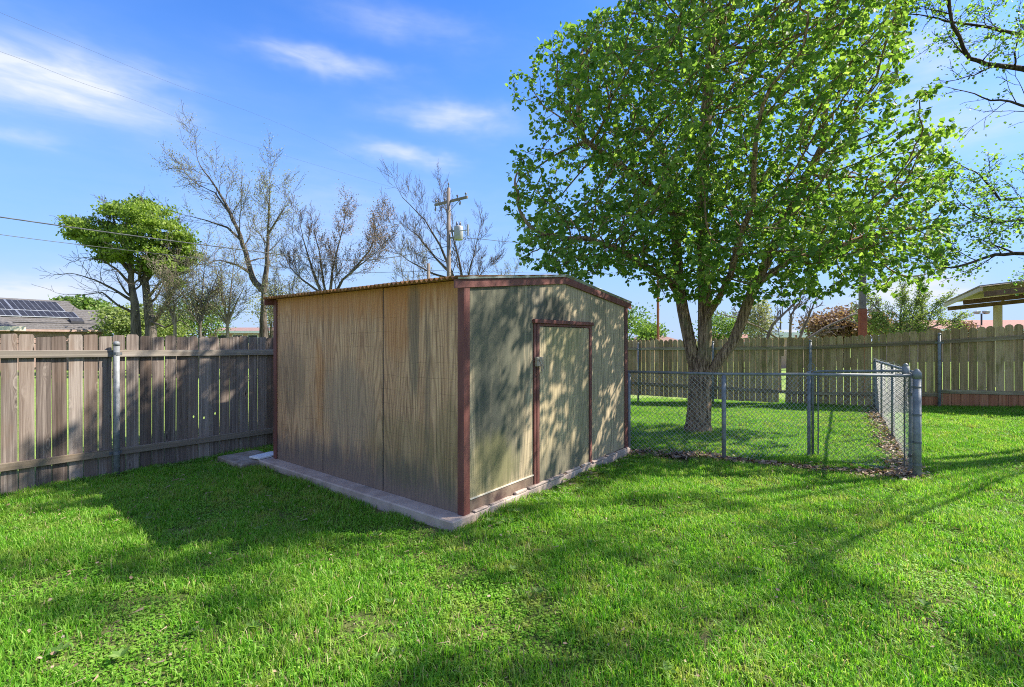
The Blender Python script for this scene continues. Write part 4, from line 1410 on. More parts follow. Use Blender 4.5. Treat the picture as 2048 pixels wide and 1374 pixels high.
# willow-like spray above the right fence
Y = 24.0
b = onground(1800, Y)
spray = prm(levels=3, kids=[7, 6, 5], ratio=.5, rmin=.008, wob=.07, trop=[.15, .15, .0], angle=(15, 40), first=[.1, .1, .1], rr=.55)
make_tree('arching_shrub', 'wide arching shrub with fine pale green leaves above the picket fence', b, [
    ([b, P_(1790, 670, Y), P_(1770, 640, Y), P_(1750, 612, Y)], .06, 0, 2.0, dict(start=.2)), ([b, P_(1800, 665, Y), P_(1800, 630, Y), P_(1805, 605, Y)], .06, 0, 2.0, dict(start=.2)),
    ([b, P_(1815, 665, Y), P_(1845, 635, Y), P_(1870, 618, Y)], .06, 0, 2.0, dict(start=.2)), ([b, P_(1820, 675, Y), P_(1860, 655, Y), P_(1900, 642, Y)], .06, 0, 2.0, dict(start=.2)),
    ([b, P_(1775, 675, Y), P_(1750, 655, Y), P_(1735, 640, Y)], .06, 0, 1.6, dict(start=.2)), ([b, P_(1810, 665, Y), P_(1825, 635, Y), P_(1835, 600, Y)], .06, 0, 1.8, dict(start=.2))],
    spray, M['bark_grey'], dict(n=3, spread=.10, size=.075, mat=M['willow']), seed=17)
# pale-barked bare crape trees right of the big tree
Y = 17.5
b = onground(1560, Y)
crape = prm(levels=3, kids=[5, 4, 3], ratio=.55, rmin=.009, wob=.12, trop=[.3, .3, .2], angle=(25, 55), first=[.3, .2, .1], rr=.6)
make_tree('bare_tree', 'pale bare multi-stemmed tree with smooth grey limbs beyond the picket fence', b, [
    ([onground(1530, Y), P_(1530, 690, Y), P_(1545, 650, Y), P_(1570, 625, Y), P_(1585, 610, Y)], .075, 0, 1.3, dict(start=.4)),
    ([onground(1578, Y), P_(1580, 680, Y), P_(1582, 630, Y), P_(1592, 615, Y)], .07, 0, 1.2, dict(start=.5)),
    ([onground(1590, Y), P_(1598, 680, Y), P_(1612, 645, Y), P_(1625, 615, Y)], .07, 0, 1.2, dict(start=.5)),
    ([onground(1600, Y), P_(1605, 685, Y), P_(1650, 655, Y), P_(1700, 632, Y), P_(1725, 625, Y)], .065, 0, 1.2, dict(start=.3)),
    ([onground(1560, Y), P_(1560, 680, Y), P_(1520, 655, Y), P_(1470, 635, Y)], .055, 0, 1.3, dict(start=.3))],
    crape, M['bark_pale'], None, seed=19)

# leafing tree at the right edge, its trunk out of the picture
rb = (13.2, 7.9, gz(13.2, 7.9) - .05)
rt = prm(seg=.25, levels=3, kids=[7, 5, 3], ratio=.52, rmin=.0035, wob=.14, trop=[.05, .1, .05], angle=(25, 60), first=[.25, .15, .1], rr=.5, taper=.35)
make_tree('budding_tree', 'open-limbed tree with sparse fresh leaves reaching in from the right edge', rb, [
    ([rb, (13.2, 7.9, 1.5), (13.1, 7.9, 3.2), (13.0, 7.9, 5.2), (12.9, 7.8, 7.2)], .17, 0, 2.6, dict(start=.7)),
    ([(13.1, 7.9, 3.6), (9.2, 7.3, 5.3), P_(2048, 138, 7.4), P_(1990, 131, 7.4), P_(1939, 117, 7.4), P_(1905, 52, 7.3), P_(1892, -30, 7.2)], .055, 0, 1.7, dict(start=.35)),
    ([(13.15, 7.9, 2.3), (9.1, 7.3, 3.0), P_(2048, 507, 7.4), P_(1990, 509, 7.5), P_(1920, 532, 7.5)], .05, 0, 1.4, dict(start=.35)),
    ([(13.0, 7.9, 4.6), (8.8, 7.5, 6.2), P_(2048, 70, 7.5), P_(1980, 55, 7.5), P_(1890, 42, 7.5)], .045, 0, 1.6, dict(start=.3)),
    ([(13.1, 7.9, 3.0), (8.9, 7.6, 4.1), P_(2048, 395, 7.8), P_(2000, 400, 7.8), P_(1960, 350, 7.8)], .035, 0, 1.3, dict(start=.3)),
    ([(13.1, 7.9, 2.7), (8.9, 7.6, 3.5), P_(2048, 440, 7.6), P_(1995, 445, 7.6), P_(1955, 430, 7.6)], .035, 0, 1.3, dict(start=.3)),
    ([(13.0, 7.9, 4.2), (8.9, 7.4, 5.2), P_(2060, 215, 7.3), P_(2000, 200, 7.3)], .04, 1, 1.6, dict(start=.3)),
    ([(12.9, 7.8, 4.4), (11.2, 7.0, 6.4), (9.3, 5.0, 6.7), (8.2, 4.9, 7.6), (6.8, 3.6, 7.4)], .016, 0, 2.4, dict(start=.25)),  # remaining limbs are out of view, added to shade lawn and shed front
    ([(12.9, 7.8, 4.0), (10.2, 5.4, 5.0), (9.6, 3.8, 5.8), (8.8, 2.6, 6.6)], .020, 0, 2.4, dict(start=.25)),
    ([(12.8, 7.7, 5.4), (11.0, 6.3, 7.0), (9.6, 6.4, 6.9), (8.4, 5.8, 7.6), (7.2, 5.6, 8.2)], .020, 0, 2.6, dict(start=.3)),
    ([(12.8, 7.7, 6.4), (9.0, 6.6, 8.0), (7.6, 6.2, 9.0), (6.2, 5.8, 9.4)], .034, 0, 2.4, dict(start=.3)),
    ([(12.8, 7.7, 6.8), (9.0, 6.7, 8.3), (7.0, 6.2, 8.0), (5.2, 5.9, 7.5)], .034, 0, 2.2, dict(start=.3)),
    ([(12.8, 7.7, 6.8), (9.6, 6.2, 8.6), (7.8, 5.6, 8.8), (6.0, 5.2, 8.4)], .034, 0, 2.2, dict(start=.3)),
    ([(12.7, 7.6, 5.4), (10.0, 5.6, 6.8), (9.4, 4.4, 8.0), (8.6, 3.6, 8.8)], .034, 0, 2.6, dict(start=.3)),
    ([(12.9, 7.8, 3.6), (10.8, 5.0, 4.4), (10.6, 3.0, 5.0), (10.0, 1.2, 5.6)], .020, 0, 2.4, dict(start=.3))],
    rt, M['bark_dark'], dict(n=2, spread=.07, size=.050, mat=M['leaf_spring'], droop=-.3, extra=lambda t: (3 if t[2] > 7.2 else 5) if t[1] < 6.7 and t[2] > 5.2 else 0), seed=23)

# ------------------------------------------------------------------ utility pole and lines
Y = 25.0
PB = onground(898, Y)
up_ = thing('utility_pole', 'wooden utility pole with crossarm and grey transformer behind the shed', 'utility pole', PB)


def rl(v):
    return Vector(v) - Vector(PB)


ptop = rl(P_(897, 376, Y))
MB().tube([(0, 0, 0), (0, 0, 3), (ptop.x, 0, ptop.z)], [.13, .12, .095], 12).build('pole', M['pole_wood'], up_, smooth=True)
ca, cb = rl(P_(870, 410, 25.75)), rl(P_(935, 394, 24.35))
MB().beam(ca, cb, .10, .12).build('crossarm', M['pole_wood'], up_)
for f, dz in ((.03, .0), (.30, 0), (.70, 0), (.95, 0)):
    p = ca.lerp(cb, f)
    MB().tube([p + Vector((0, 0, .06)), p + Vector((0, 0, .14)), p + Vector((0, 0, .17)), p + Vector((0, 0, .22)), p + Vector((0, 0, .25))], [.02, .025, .06, .055, .02], 10).build('insulator', M['porcelain'], up_, smooth=True)
MB().tube([ptop, ptop + Vector((0, 0, .15)), ptop + Vector((0, 0, .2)), ptop + Vector((0, 0, .28))], [.015, .02, .06, .03], 10).build('insulator', M['porcelain'], up_, smooth=True)
for f in (.02, .78):
    p = ca.lerp(cb, f) + Vector((0, -.08, -.10))
    MB().tube([p, p + Vector((.02, 0, -.12)), p + Vector((0, 0, -.16)), p + Vector((0, 0, -.25))], [.015, .05, .05, .02], 8).build('insulator', M['porcelain'], up_, smooth=True)
MB().beam(ca.lerp(cb, .2) + Vector((0, -.07, -.05)), Vector((0, -.13, ca.z - .62)), .03, .02).beam(ca.lerp(cb, .8) + Vector((0, -.07, -.05)), Vector((0, -.13, ca.z - .62)), .03, .02).build('crossarm_brace', M['steel_grey'], up_)
tc_ = rl(P_(917, 466, 24.8))
mb = MB().tube([tc_ + Vector((0, 0, -.36)), tc_ + Vector((0, 0, -.33)), tc_ + Vector((0, 0, .28)), tc_ + Vector((0, 0, .34)), tc_ + Vector((0, 0, .38))], [.20, .23, .23, .21, .10], 18)
tr_ = mb.build('transformer', M['tank'], up_, smooth=True)
for dx in (-.09, .09):
    MB().tube([tc_ + Vector((dx, 0, .34)), tc_ + Vector((dx, 0, .42)), tc_ + Vector((dx, 0, .52)), tc_ + Vector((dx, 0, .60))], [.05, .06, .045, .015], 8).build('bushing', M['porcelain'], tr_, smooth=True)
MB().beam(tc_ + Vector((-.45, 0, .1)), tc_ + Vector((-.2, 0, .1)), .05, .08).beam(tc_ + Vector((-.45, 0, -.25)), tc_ + Vector((-.2, 0, -.25)), .05, .08).build('bracket', M['steel_grey'], up_)
cu = rl(P_(936, 460, 24.5))
MB().tube([cu + Vector((0, 0, -.28)), cu + Vector((0, 0, .28))], .045, 8).beam(cu + Vector((-.45, .1, -.02)), cu, .03, .04).build('fuse_cutout', M['tank'], up_)
MB().tube([tc_ + Vector((-.1, -.1, -.36)), tc_ + Vector((-.2, -.1, -.7)), Vector((.12, -.12, tc_.z - 1.2)), Vector((.1, -.14, tc_.z - 1.0))], .018, 6).build('service_cable', M['cable'], up_)
MB().tube([(-.05, -.15, 0.2), (-.05, -.13, 4.2)], .03, 8).build('conduit', M['tank'], up_)

Y2 = 25.5
sb = onground(857, Y2)
st = thing('stub_pole', 'short wooden stub pole standing left of the utility pole', 'pole', sb)
MB().tube([(0, 0, 0), (0, 0, (Vector(P_(857, 527, Y2)) - Vector(sb)).z)], [.10, .085], 10).build('pole', M['pole_wood'], st, smooth=True)
MB().tube([(0, 0, 4.5), (0, 0, 4.72)], .11, 10).build('collar', M['bark_dark'], st)


def cable(label, pts, r, mat, sides=6):
    P = [Vector(p) for p in pts]
    out2 = []
    for i in range(len(P) - 1):
        a, b_ = P[i], P[i + 1]
        p0_, p3_ = P[max(0, i - 1)], P[min(len(P) - 1, i + 2)]
        for j in range(8):
            t = j / 8
            out2.append(.5 * ((2 * a) + (b_ - p0_) * t + (2 * p0_ - 5 * a + 4 * b_ - p3_) * t * t + (3 * a - p0_ - 3 * b_ + p3_) * t ** 3))
    out2.append(P[-1])
    o_ = MB().tube(out2, r, sides).build('power_line', mat)
    return tag(o_, label, 'power line')


cable('thick dark cable sagging left from the utility pole across the evergreen', [P_(898, 492, 24.85), P_(790, 514, 23), P_(687, 520, 21.5), P_(580, 511, 20), P_(300, 476, 16.5), P_(0, 434, 13.5), P_(-300, 388, 11)], .019, M['cable'])
cable('thinner second line below the thick cable at left', [P_(898, 540, 24.85), P_(700, 545, 23), P_(500, 528, 20.5), P_(200, 494, 17), P_(0, 469, 14.5), P_(-300, 425, 12)], .010, M['cable'])
cable('highest hairline wire crossing the upper left sky', [P_(871, 400, 25.7), P_(604, 267, 20), P_(335, 163, 15.5), P_(190, 104, 13), P_(0, 25, 11), P_(-300, -100, 9)], .0033, M['cable_thin'], 4)
cable('second hairline wire below the highest one at upper left', [P_(880, 402, 25.5), P_(500, 290, 19), P_(284, 206, 15.5), P_(167, 167, 13.5), P_(0, 103, 11.3), P_(-300, 10, 9.5)], .0033, M['cable_thin'], 4)
cable('short line leaving the utility pole to the right towards the leafy tree', [P_(900, 474, 24.85), P_(960, 478, 25.5), P_(1060, 486, 27), P_(1300, 492, 31), P_(1600, 480, 38)], .014, M['cable'])
cable('low line running right above the shed ridge', [P_(898, 545, 24.85), P_(985, 544, 26), P_(1070, 546, 27.5), P_(1300, 548, 31), P_(1600, 545, 38)], .009, M['cable'], 4)

# ------------------------------------------------------------------ grey house with solar panels, left
A0 = Vector((-27.6, 34.0, 0)); ed = Vector((-.5, -.866, 0)); nd_ = Vector((-.866, .5, 0))
HG = gz(-27.6, 34)
EZ = EYE + .67
hs_o = thing('grey_house', 'grey-roofed house beyond the left fence with solar panels on its roof', 'house', (A0.x, A0.y, HG))


def H(a, b_, z):                    # house point relative to the empty
    p = A0 + ed * a + nd_ * b_
    return Vector((p.x - A0.x, p.y - A0.y, z - HG))


def slabq(p, th=.09):
    dn = Vector((0, 0, -th))
    return MB().hexa([q + dn for q in p] + list(p))


rise = 1.52 / 3.5
LH = 16
# walls
mb = MB()
mb.hexa([H(.35, .35, HG), H(LH, .35, HG), H(LH, 9.5, HG), H(.35, 9.5, HG), H(.35, .35, EZ - .12), H(LH, .35, EZ - .12), H(LH, 9.5, EZ - .12), H(.35, 9.5, EZ - .12)])
mb.build('wall', M['siding'], hs_o)
for zc_ in (.08, .30, .52):          # lap boards under the eave
    MB().hexa([H(.33, .345, EZ - .14 - zc_ - .20), H(LH, .345, EZ - .14 - zc_ - .20), H(LH, .31, EZ - .14 - zc_ - .20), H(.33, .31, EZ - .14 - zc_ - .20),
               H(.33, .345, EZ - .14 - zc_), H(LH, .345, EZ - .14 - zc_), H(LH, .33, EZ - .14 - zc_), H(.33, .33, EZ - .14 - zc_)]).build('siding_board', M['siding'], hs_o)
# lower gable wing and higher main roof share the near slope
rw = []
def course(a0, a1, b0, b1):
    n = 11
    for i in range(n):
        q0, q1 = b0 + (b1 - b0) * i / n, b0 + (b1 - b0) * (i + 1) / n
        z0, z1 = EZ + rise * q0 + .0, EZ + rise * q1
        slabq([H(a0, q0, z0 + .03), H(a1, q0, z0 + .03), H(a1, q1 + .03, z1 + .006), H(a0, q1 + .03, z1 + .006)], .05).build('shingle_course', M['shingle'], hs_o)
course(-.35, LH, 0, 3.5)
def course2():
    n = 5
    for i in range(n):
        q0, q1 = 3.5 + 1.5 * i / n, 3.5 + 1.5 * (i + 1) / n
        z0, z1 = EZ + rise * q0, EZ + rise * q1
        slabq([H(1.1 + .2 * i / n, q0, z0 + .03), H(LH, q0, z0 + .03), H(LH, q1 + .03, z1 + .006), H(1.1 + .2 * (i + 1) / n, q1 + .03, z1 + .006)], .05).build('shingle_course', M['shingle'], hs_o)
course2()
slabq([H(-.35, 3.5, EZ + rise * 3.5), H(1.1, 3.5, EZ + rise * 3.5), H(1.1, 7, EZ), H(-.35, 7, EZ)]).build('roof', M['shingle'], hs_o)
slabq([H(1.1, 5, EZ + rise * 5), H(LH, 5, EZ + rise * 5), H(LH, 10, EZ), H(1.1, 10, EZ)]).build('roof', M['shingle'], hs_o)
MB().prism([(0, 0), (1, 0), (0, 1)], 0, 0.01)
gab = MB(); gab.v = [tuple(H(-.0, .4, EZ - .2)), tuple(H(0, 6.6, EZ - .2)), tuple(H(0, 3.5, EZ + rise * 3.5 - .08)), tuple(H(.1, .4, EZ - .2)), tuple(H(.1, 6.6, EZ - .2)), tuple(H(.1, 3.5, EZ + rise * 3.5 - .08))]
for f_ in ((0, 1, 2), (5, 4, 3), (0, 3, 4, 1), (1, 4, 5, 2), (2, 5, 3, 0)): gab.face(f_)
gab.build('gable_wall', M['siding'], hs_o)
MB().hexa([H(-.36, -.02, EZ - .13), H(LH, -.02, EZ - .13), H(LH, .02, EZ - .13), H(-.36, .02, EZ - .13), H(-.36, -.02, EZ + .0), H(LH, -.02, EZ + .0), H(LH, .02, EZ + .0), H(-.36, .02, EZ + .0)]).build('fascia_board', M['siding'], hs_o)
MB().hexa([H(.0, .30, HG), H(.12, .30, HG), H(.12, .42, HG), H(.0, .42, HG), H(.0, .30, EZ - .1), H(.12, .30, EZ - .1), H(.12, .42, EZ - .1), H(.0, .42, EZ - .1)]).build('corner_post', M['white'], hs_o)
# projecting porch gable at the far left
pz = EZ + .05
slabq([H(5.6, -2.6, pz), H(14, -2.6, pz), H(14, .9, pz + 1.1), H(6.3, .9, pz + 1.1)], .12).build('porch_roof', M['shingle'], hs_o)
MB().beam(H(5.5, -2.62, pz - .06), H(14, -2.62, pz - .06), .04, .24).build('porch_fascia', M['cream'], hs_o)
MB().box(*(lambda p: (p.x - .06, p.y - .06, 0, p.x + .06, p.y + .06, pz - HG - .1))(H(6.0, -2.3, 0))).build('porch_post', M['purlin'], hs_o)
MB().tube([H(.6, 1.2, EZ + .5), H(.6, 1.2, EZ + 1.0), H(.75, 1.2, EZ + 1.15), H(.95, 1.2, EZ + 1.1)], .04, 8).build('vent_pipe', M['dark'], hs_o)
slabq([H(1.6, 1.05, EZ + .60), H(2.3, 1.05, EZ + .60), H(2.3, 1.5, EZ + .85), H(1.6, 1.5, EZ + .85)], .12).build('roof_vent', M['dark'], hs_o)
MB().tube([H(1.0, -.02, EZ + .08)] + [H(1.0 + i * .5, .9 + .04 * math.sin(i), EZ + .9 * rise + .06) for i in range(12)], .02, 5).build('roof_conduit', M['dark'], hs_o)


def onroof(x, y, lift=.10):
    """ray of the photograph's pixel met with the near roof slope"""
    d = Vector(((x - 1024) / F, 1, (680 - y) / F))
    o_ = Vector((0, 0, EYE))
    # plane: z = EZ + lift + rise*b, b = (p-A0).nd_
    # o.z + t d.z = EZ+lift + rise*((o + t d - A0).nd_)
    b0 = (o_ - A0).xy.dot(nd_.xy)
    bd = d.xy.dot(nd_.xy)
    t = (EZ + lift + rise * b0 - EYE) / (d.z - rise * bd)
    p = o_ + d * t
    return p


def in_roof(p):
    q = (p - A0)
    return q.xy.dot(ed.xy), q.xy.dot(nd_.xy)


a1, bt = in_roof(onroof(117, 604.5)); a1b, bm_ = in_roof(onroof(126, 623.5))
a2, _ = in_roof(onroof(150, 625)); a2b, bb = in_roof(onroof(156, 636))
print('panels', a1, a1b, bt, bm_, a2, a2b, bb)
aR1, aR2 = (a1 + a1b) / 2, (a2 + a2b) / 2


def solar_row(aR, b_lo, b_hi, n, wlen, cells=9):
    for i in range(n):
        a_ = aR + i * (wlen + .03); c_ = a_ + wlen
        q = lambda a__, b__, l=.12: H(a__, b__, EZ + rise * b__ + l)
        fr_ = slabq([q(a_, b_lo), q(c_, b_lo), q(c_, b_hi), q(a_, b_hi)], .04).build('solar_panel', M['alu'], hs_o)
        for j in range(cells):
            s0 = a_ + .02 + (wlen - .04) * j / cells + .012; s1 = a_ + .02 + (wlen - .04) * (j + 1) / cells - .012
            slabq([q(s0, b_lo + .03, .128), q(s1, b_lo + .03, .128), q(s1, b_hi - .03, .128), q(s0, b_hi - .03, .128)], .006).build('cell', M['panel'], fr_)


solar_row(aR1, bm_ + .02, bt, 3, 2.6)
solar_row(aR2, bb, bm_ - .03, 3, 2.9)

# ------------------------------------------------------------------ low houses far behind


def far_house(name, label, x0, x1, Yh, y_eave, y_ridge, roof_m, wall_m, depth=8, hip=True, xr0=None, xr1=None):
    c = onground((x0 + x1) / 2, Yh)
    o = thing(name, label, 'house', c)
    X0, X1 = (x0 - 1024) / F * Yh - c[0], (x1 - 1024) / F * Yh - c[0]
    ze, zr_ = EYE + (680 - y_eave) / F * Yh - c[2], EYE + (680 - y_ridge) / F * (Yh + depth / 2) - c[2]
    MB().box(X0 + .4, .4, -.5, X1 - .4, depth - .4, ze).build('wall', wall_m, o)
    R0 = X0 + (depth / 2 if hip else -.2) if xr0 is None else (xr0 - 1024) / F * (Yh + depth / 2) - c[0]
    R1 = X1 - (depth / 2 if hip else -.2) if xr1 is None else (xr1 - 1024) / F * (Yh + depth / 2) - c[0]
    mb = MB()
    mb.v = [(X0, 0, ze), (X1, 0, ze), (X1, depth, ze), (X0, depth, ze), (R0, depth / 2, zr_), (R1, depth / 2, zr_)]
    for f_ in ((0, 1, 5, 4), (1, 2, 5), (2, 3, 4, 5), (3, 0, 4), (3, 2, 1, 0)): mb.face(f_)
    mb.build('roof', roof_m, o)
    MB().box(X0, -.05, ze - .25, X1, -.003, ze + .02).build('fascia_board', M['white'], o)
    for i in range(4):
        wx_ = X0 + (X1 - X0) * (.18 + .22 * i)
        wf = MB().box(wx_, .36, ze - 1.5, wx_ + 1.2, .398, ze - .4).build('window', M['white'], o)
        MB().box(wx_ + .08, .34, ze - 1.42, wx_ + 1.12, .358, ze - .48).build('pane', M['panel'], wf)
    return o


far_house('distant_house', 'brown-roofed house low behind the trunk of the leafy tree', 1262, 1372, 80, 684, 666, M['brown_roof'], M['brick'], 8, True)
far_house('distant_house', 'reddish-brown roof showing between the tree fork and its right limb', 1440, 1540, 82, 684, 668, M['red_roof'], M['brick'], 8, False)
far_house('distant_house', 'long red-roofed house under the corrugated carport', 1880, 2150, 60, 658, 640, M['red_roof'], M['brick'], 10, False)
far_house('distant_house', 'low pinkish brick house with pale eave behind the bare brush at left', 405, 545, 55, 662, 655, M['brown_roof'], M['brick'], 8, False)
# flat pale roof
c = onground(1615, 55)
o = thing('flat_roof_building', 'flat pale-roofed building low behind the picket fence', 'building', c)
zt = EYE + 13 / F * 55 - c[2]
MB().box(-3.4, 0, -.5, 3.3, 6, zt - .45).build('wall', M['brick'], o)
MB().box(-3.7, -.3, zt - .45, 3.7, 6.3, zt + .12).build('roof', M['white'], o)
MB().box(-2.6, 1, zt + .1, -.6, 3, zt + .45).build('roof_unit', M['white'], o)

# carport with corrugated roof at right
P1 = Vector((14.35, 16.1, 3.0)); P2 = Vector((11.5, 11.9, 3.10))
rd = Vector((.792, -.61, 0))
cpt = thing('carport', 'corrugated-roofed carport on timber posts over the right fence', 'carport', (P1.x, P1.y, gz(P1.x, P1.y)))
g0 = Vector(cpt.location)
P1, P2 = P1 - g0, P2 - g0
LEN, RISE = 6.5, .62
nsh = 7
for s_ in range(nsh):
    mb = MB()
    n = 44
    for j in range(n + 1):
        f = (s_ + j / n * (1.02 if s_ < nsh - 1 else 1)) / nsh
        p = P1.lerp(P2, f)
        hh = .018 * math.sin(f * 5.07 / .076 * 2 * PI / 1.0) + .03 + .002 * (s_ % 2)
        for q_, dz in ((0, 0), (LEN, RISE)):
            pt = p + rd * q_
            mb.v += [(pt.x, pt.y, pt.z + dz + hh), (pt.x, pt.y, pt.z + dz + hh - .003)]
    for j in range(n):
        b_ = j * 4
        for t_ in ((b_, b_ + 2, b_ + 6, b_ + 4), (b_ + 1, b_ + 5, b_ + 7, b_ + 3), (b_, b_ + 4, b_ + 5, b_ + 1), (b_ + 2, b_ + 3, b_ + 7, b_ + 6)): mb.face(t_)
    mb.build('roof_sheet', M['tan_sheet'], cpt, smooth=True)
for q_ in (.04, 1.4, 2.9, 4.4, 5.9):
    dz = RISE * q_ / LEN
    MB().beam(P1 + rd * q_ + Vector((0, 0, dz - .055)), P2 + rd * q_ + Vector((0, 0, dz - .055)), .05, .10).build('purlin', M['wood_post'], cpt)
for f in (.02, .5, .98):
    p = P1.lerp(P2, f)
    MB().beam(p + Vector((0, 0, -.17)) + rd * .1, p + rd * (LEN - .1) + Vector((0, 0, RISE - .17)), .06, .13).build('rafter', M['purlin'], cpt)
for q_, f in ((1.28, .02), (5.6, .02), (5.6, .98)):
    p = P1.lerp(P2, f) + rd * q_
    base = gz(p.x + g0.x, p.y + g0.y) - g0.z - .1
    MB().box(p.x - .075, p.y - .075, base, p.x + .075, p.y + .075, p.z + RISE * q_ / LEN - .235).build('post', M['wood_post'], cpt)

# steel column
cb_ = onground(1725, 13.6)
cbz = EYE + (680 - 470) / F * 13.6 - cb_[2]
o = thing('steel_column', 'red primer steel column, grey higher up, rising behind the picket fence', 'column', cb_)
MB().box(-.10, -.05, 0, .10, .05, 2.6).build('lower_section', M['primer'], o, bevel=.008)
MB().box(-.085, -.045, 2.603, .085, .045, cbz).build('upper_section', M['steel_grey'], o, bevel=.008)
# thin rusty mast near the trunk
b_ = onground(1316, 26)
o = thing('mast', 'thin brown mast behind the fence left of the leafy trunk', 'mast', b_)
MB().tube([(0, 0, 0), (0, 0, 5.6)], .07, 8).build('pole', M['primer'], o)
b_ = onground(1561, 60)
o = thing('mast', 'slim dark pole beyond the pale flat roof', 'mast', b_)
MB().tube([(0, 0, 0), (0, 0, 7.2)], .09, 8).build('pole', M['dark'], o)

# twin-headed street lamp
b_ = onground(1963, 62)
zt = EYE + 54 / F * 62 - b_[2]
o = thing('street_lamp', 'distant twin-headed street lamp under the carport roof', 'street lamp', b_)
MB().tube([(0, 0, 0), (0, 0, zt - .1)], .09, 8).build('pole', M['dark'], o)
MB().beam((-.5, 0, zt - .1), (.5, 0, zt - .1), .07, .07).build('bracket', M['dark'], o)
for sx in (-1, 1):
    MB().tube([(sx * .5, 0, zt - .12), (sx * .55, 0, zt), (sx * .6, 0, zt + .22), (sx * .6, 0, zt + .3)], [.1, .36, .40, .15], 10).build('lamp_head', M['tank'], o)

# ------------------------------------------------------------------ lawn
rg = np.random.RandomState(77)


def blades(n, size, hmin, hmax, dry=0.0, clover=0):
    """one tuft mat: curved blades with tint and tip attributes"""
    bx = (rg.random((n, 2)) - .5) * size
    h = rg.uniform(hmin, hmax, n) * rg.uniform(.6, 1, n)
    a = rg.uniform(0, 2 * PI, n)
    lean = np.abs(rg.normal(scale=.55, size=n)) * h + .1 * h
    wd = rg.uniform(.0018, .0042, n)
    dx, dy = np.cos(a), np.sin(a)
    ta = a + PI / 2 + rg.normal(scale=.5, size=n)
    tx, ty = np.cos(ta) * wd, np.sin(ta) * wd
    V_ = np.zeros((n, 5, 3))
    V_[:, 0] = np.stack([bx[:, 0] - tx, bx[:, 1] - ty, -.005 * np.ones(n)], 1)
    V_[:, 1] = np.stack([bx[:, 0] + tx, bx[:, 1] + ty, -.005 * np.ones(n)], 1)
    mx_, my_ = bx[:, 0] + dx * lean * .35, bx[:, 1] + dy * lean * .35
    V_[:, 2] = np.stack([mx_ + tx * .85, my_ + ty * .85, h * .6], 1)
    V_[:, 3] = np.stack([mx_ - tx * .85, my_ - ty * .85, h * .6], 1)
    V_[:, 4] = np.stack([bx[:, 0] + dx * lean, bx[:, 1] + dy * lean, h * (1 - .25 * lean / h)], 1)
    F_ = []
    base = (np.arange(n) * 5)[:, None]
    tri = np.concatenate([base + np.array([[0, 1, 2]]), base + np.array([[0, 2, 3]]), base + np.array([[3, 2, 4]])], 0)
    t = rg.random(n)
    tint_ = np.repeat(t, 5)
    tipa = np.tile([0, 0, .6, .6, 1.0], n)
    Vv = V_.reshape(-1, 3)
    # clover: small flat round leaves low in the mat
    if clover:
        c0 = (rg.random((clover, 3)) - .5) * size
        c0[:, 2] = rg.uniform(.012, .035, clover)
        ang_ = np.arange(5) * 2 * PI / 5
        rad_ = rg.uniform(.006, .011, clover)
        CV = np.zeros((clover, 5, 3))
        CV[:, :, 0] = c0[:, 0:1] + np.cos(ang_)[None] * rad_[:, None]
        CV[:, :, 1] = c0[:, 1:2] + np.sin(ang_)[None] * rad_[:, None]
        CV[:, :, 2] = c0[:, 2:3] + rg.normal(scale=.3, size=(clover, 5)) * rad_[:, None]
        b2 = (np.arange(clover) * 5)[:, None] + len(Vv)
        tri = np.concatenate([tri, b2 + np.array([[0, 1, 2]]), b2 + np.array([[0, 2, 3]]), b2 + np.array([[0, 3, 4]])], 0)
        Vv = np.concatenate([Vv, CV.reshape(-1, 3)])
        tint_ = np.concatenate([tint_, np.repeat(rg.uniform(.5, .9, clover), 5)]); tipa = np.concatenate([tipa, np.ones(clover * 5)])
    return Vv, tri, tint_, tipa


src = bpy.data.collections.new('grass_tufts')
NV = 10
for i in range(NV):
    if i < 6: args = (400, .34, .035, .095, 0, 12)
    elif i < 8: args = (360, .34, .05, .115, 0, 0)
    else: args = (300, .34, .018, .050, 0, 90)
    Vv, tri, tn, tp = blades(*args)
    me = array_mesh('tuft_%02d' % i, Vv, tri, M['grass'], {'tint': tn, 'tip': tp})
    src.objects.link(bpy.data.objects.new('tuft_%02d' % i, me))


def seg_d(x, y, a, b_):
    ax_, ay_, bx_, by_ = a.x, a.y, b_.x, b_.y
    t = max(0, min(1, ((x - ax_) * (bx_ - ax_) + (y - ay_) * (by_ - ay_)) / ((bx_ - ax_) ** 2 + (by_ - ay_) ** 2)))
    return math.hypot(x - ax_ - t * (bx_ - ax_), y - ay_ - t * (by_ - ay_))


def in_shed(x, y, m_=0.0):
    lx, ly = (x - CX) * Vx + (y - CY) * Vy, (x - CX) * Ux + (y - CY) * Uy
    return -.22 - m_ < lx < W + .10 + m_ and -.07 - m_ < ly < W + .5 + m_


def left_side(x, y):                # distance in front of the left fence
    return (x - LFX) * LDY - (y - LFY) * LDX


def right_side(x, y):               # distance in front of the right fence
    return -((x - RFX) * Vx + (y - RFY) * Vy)


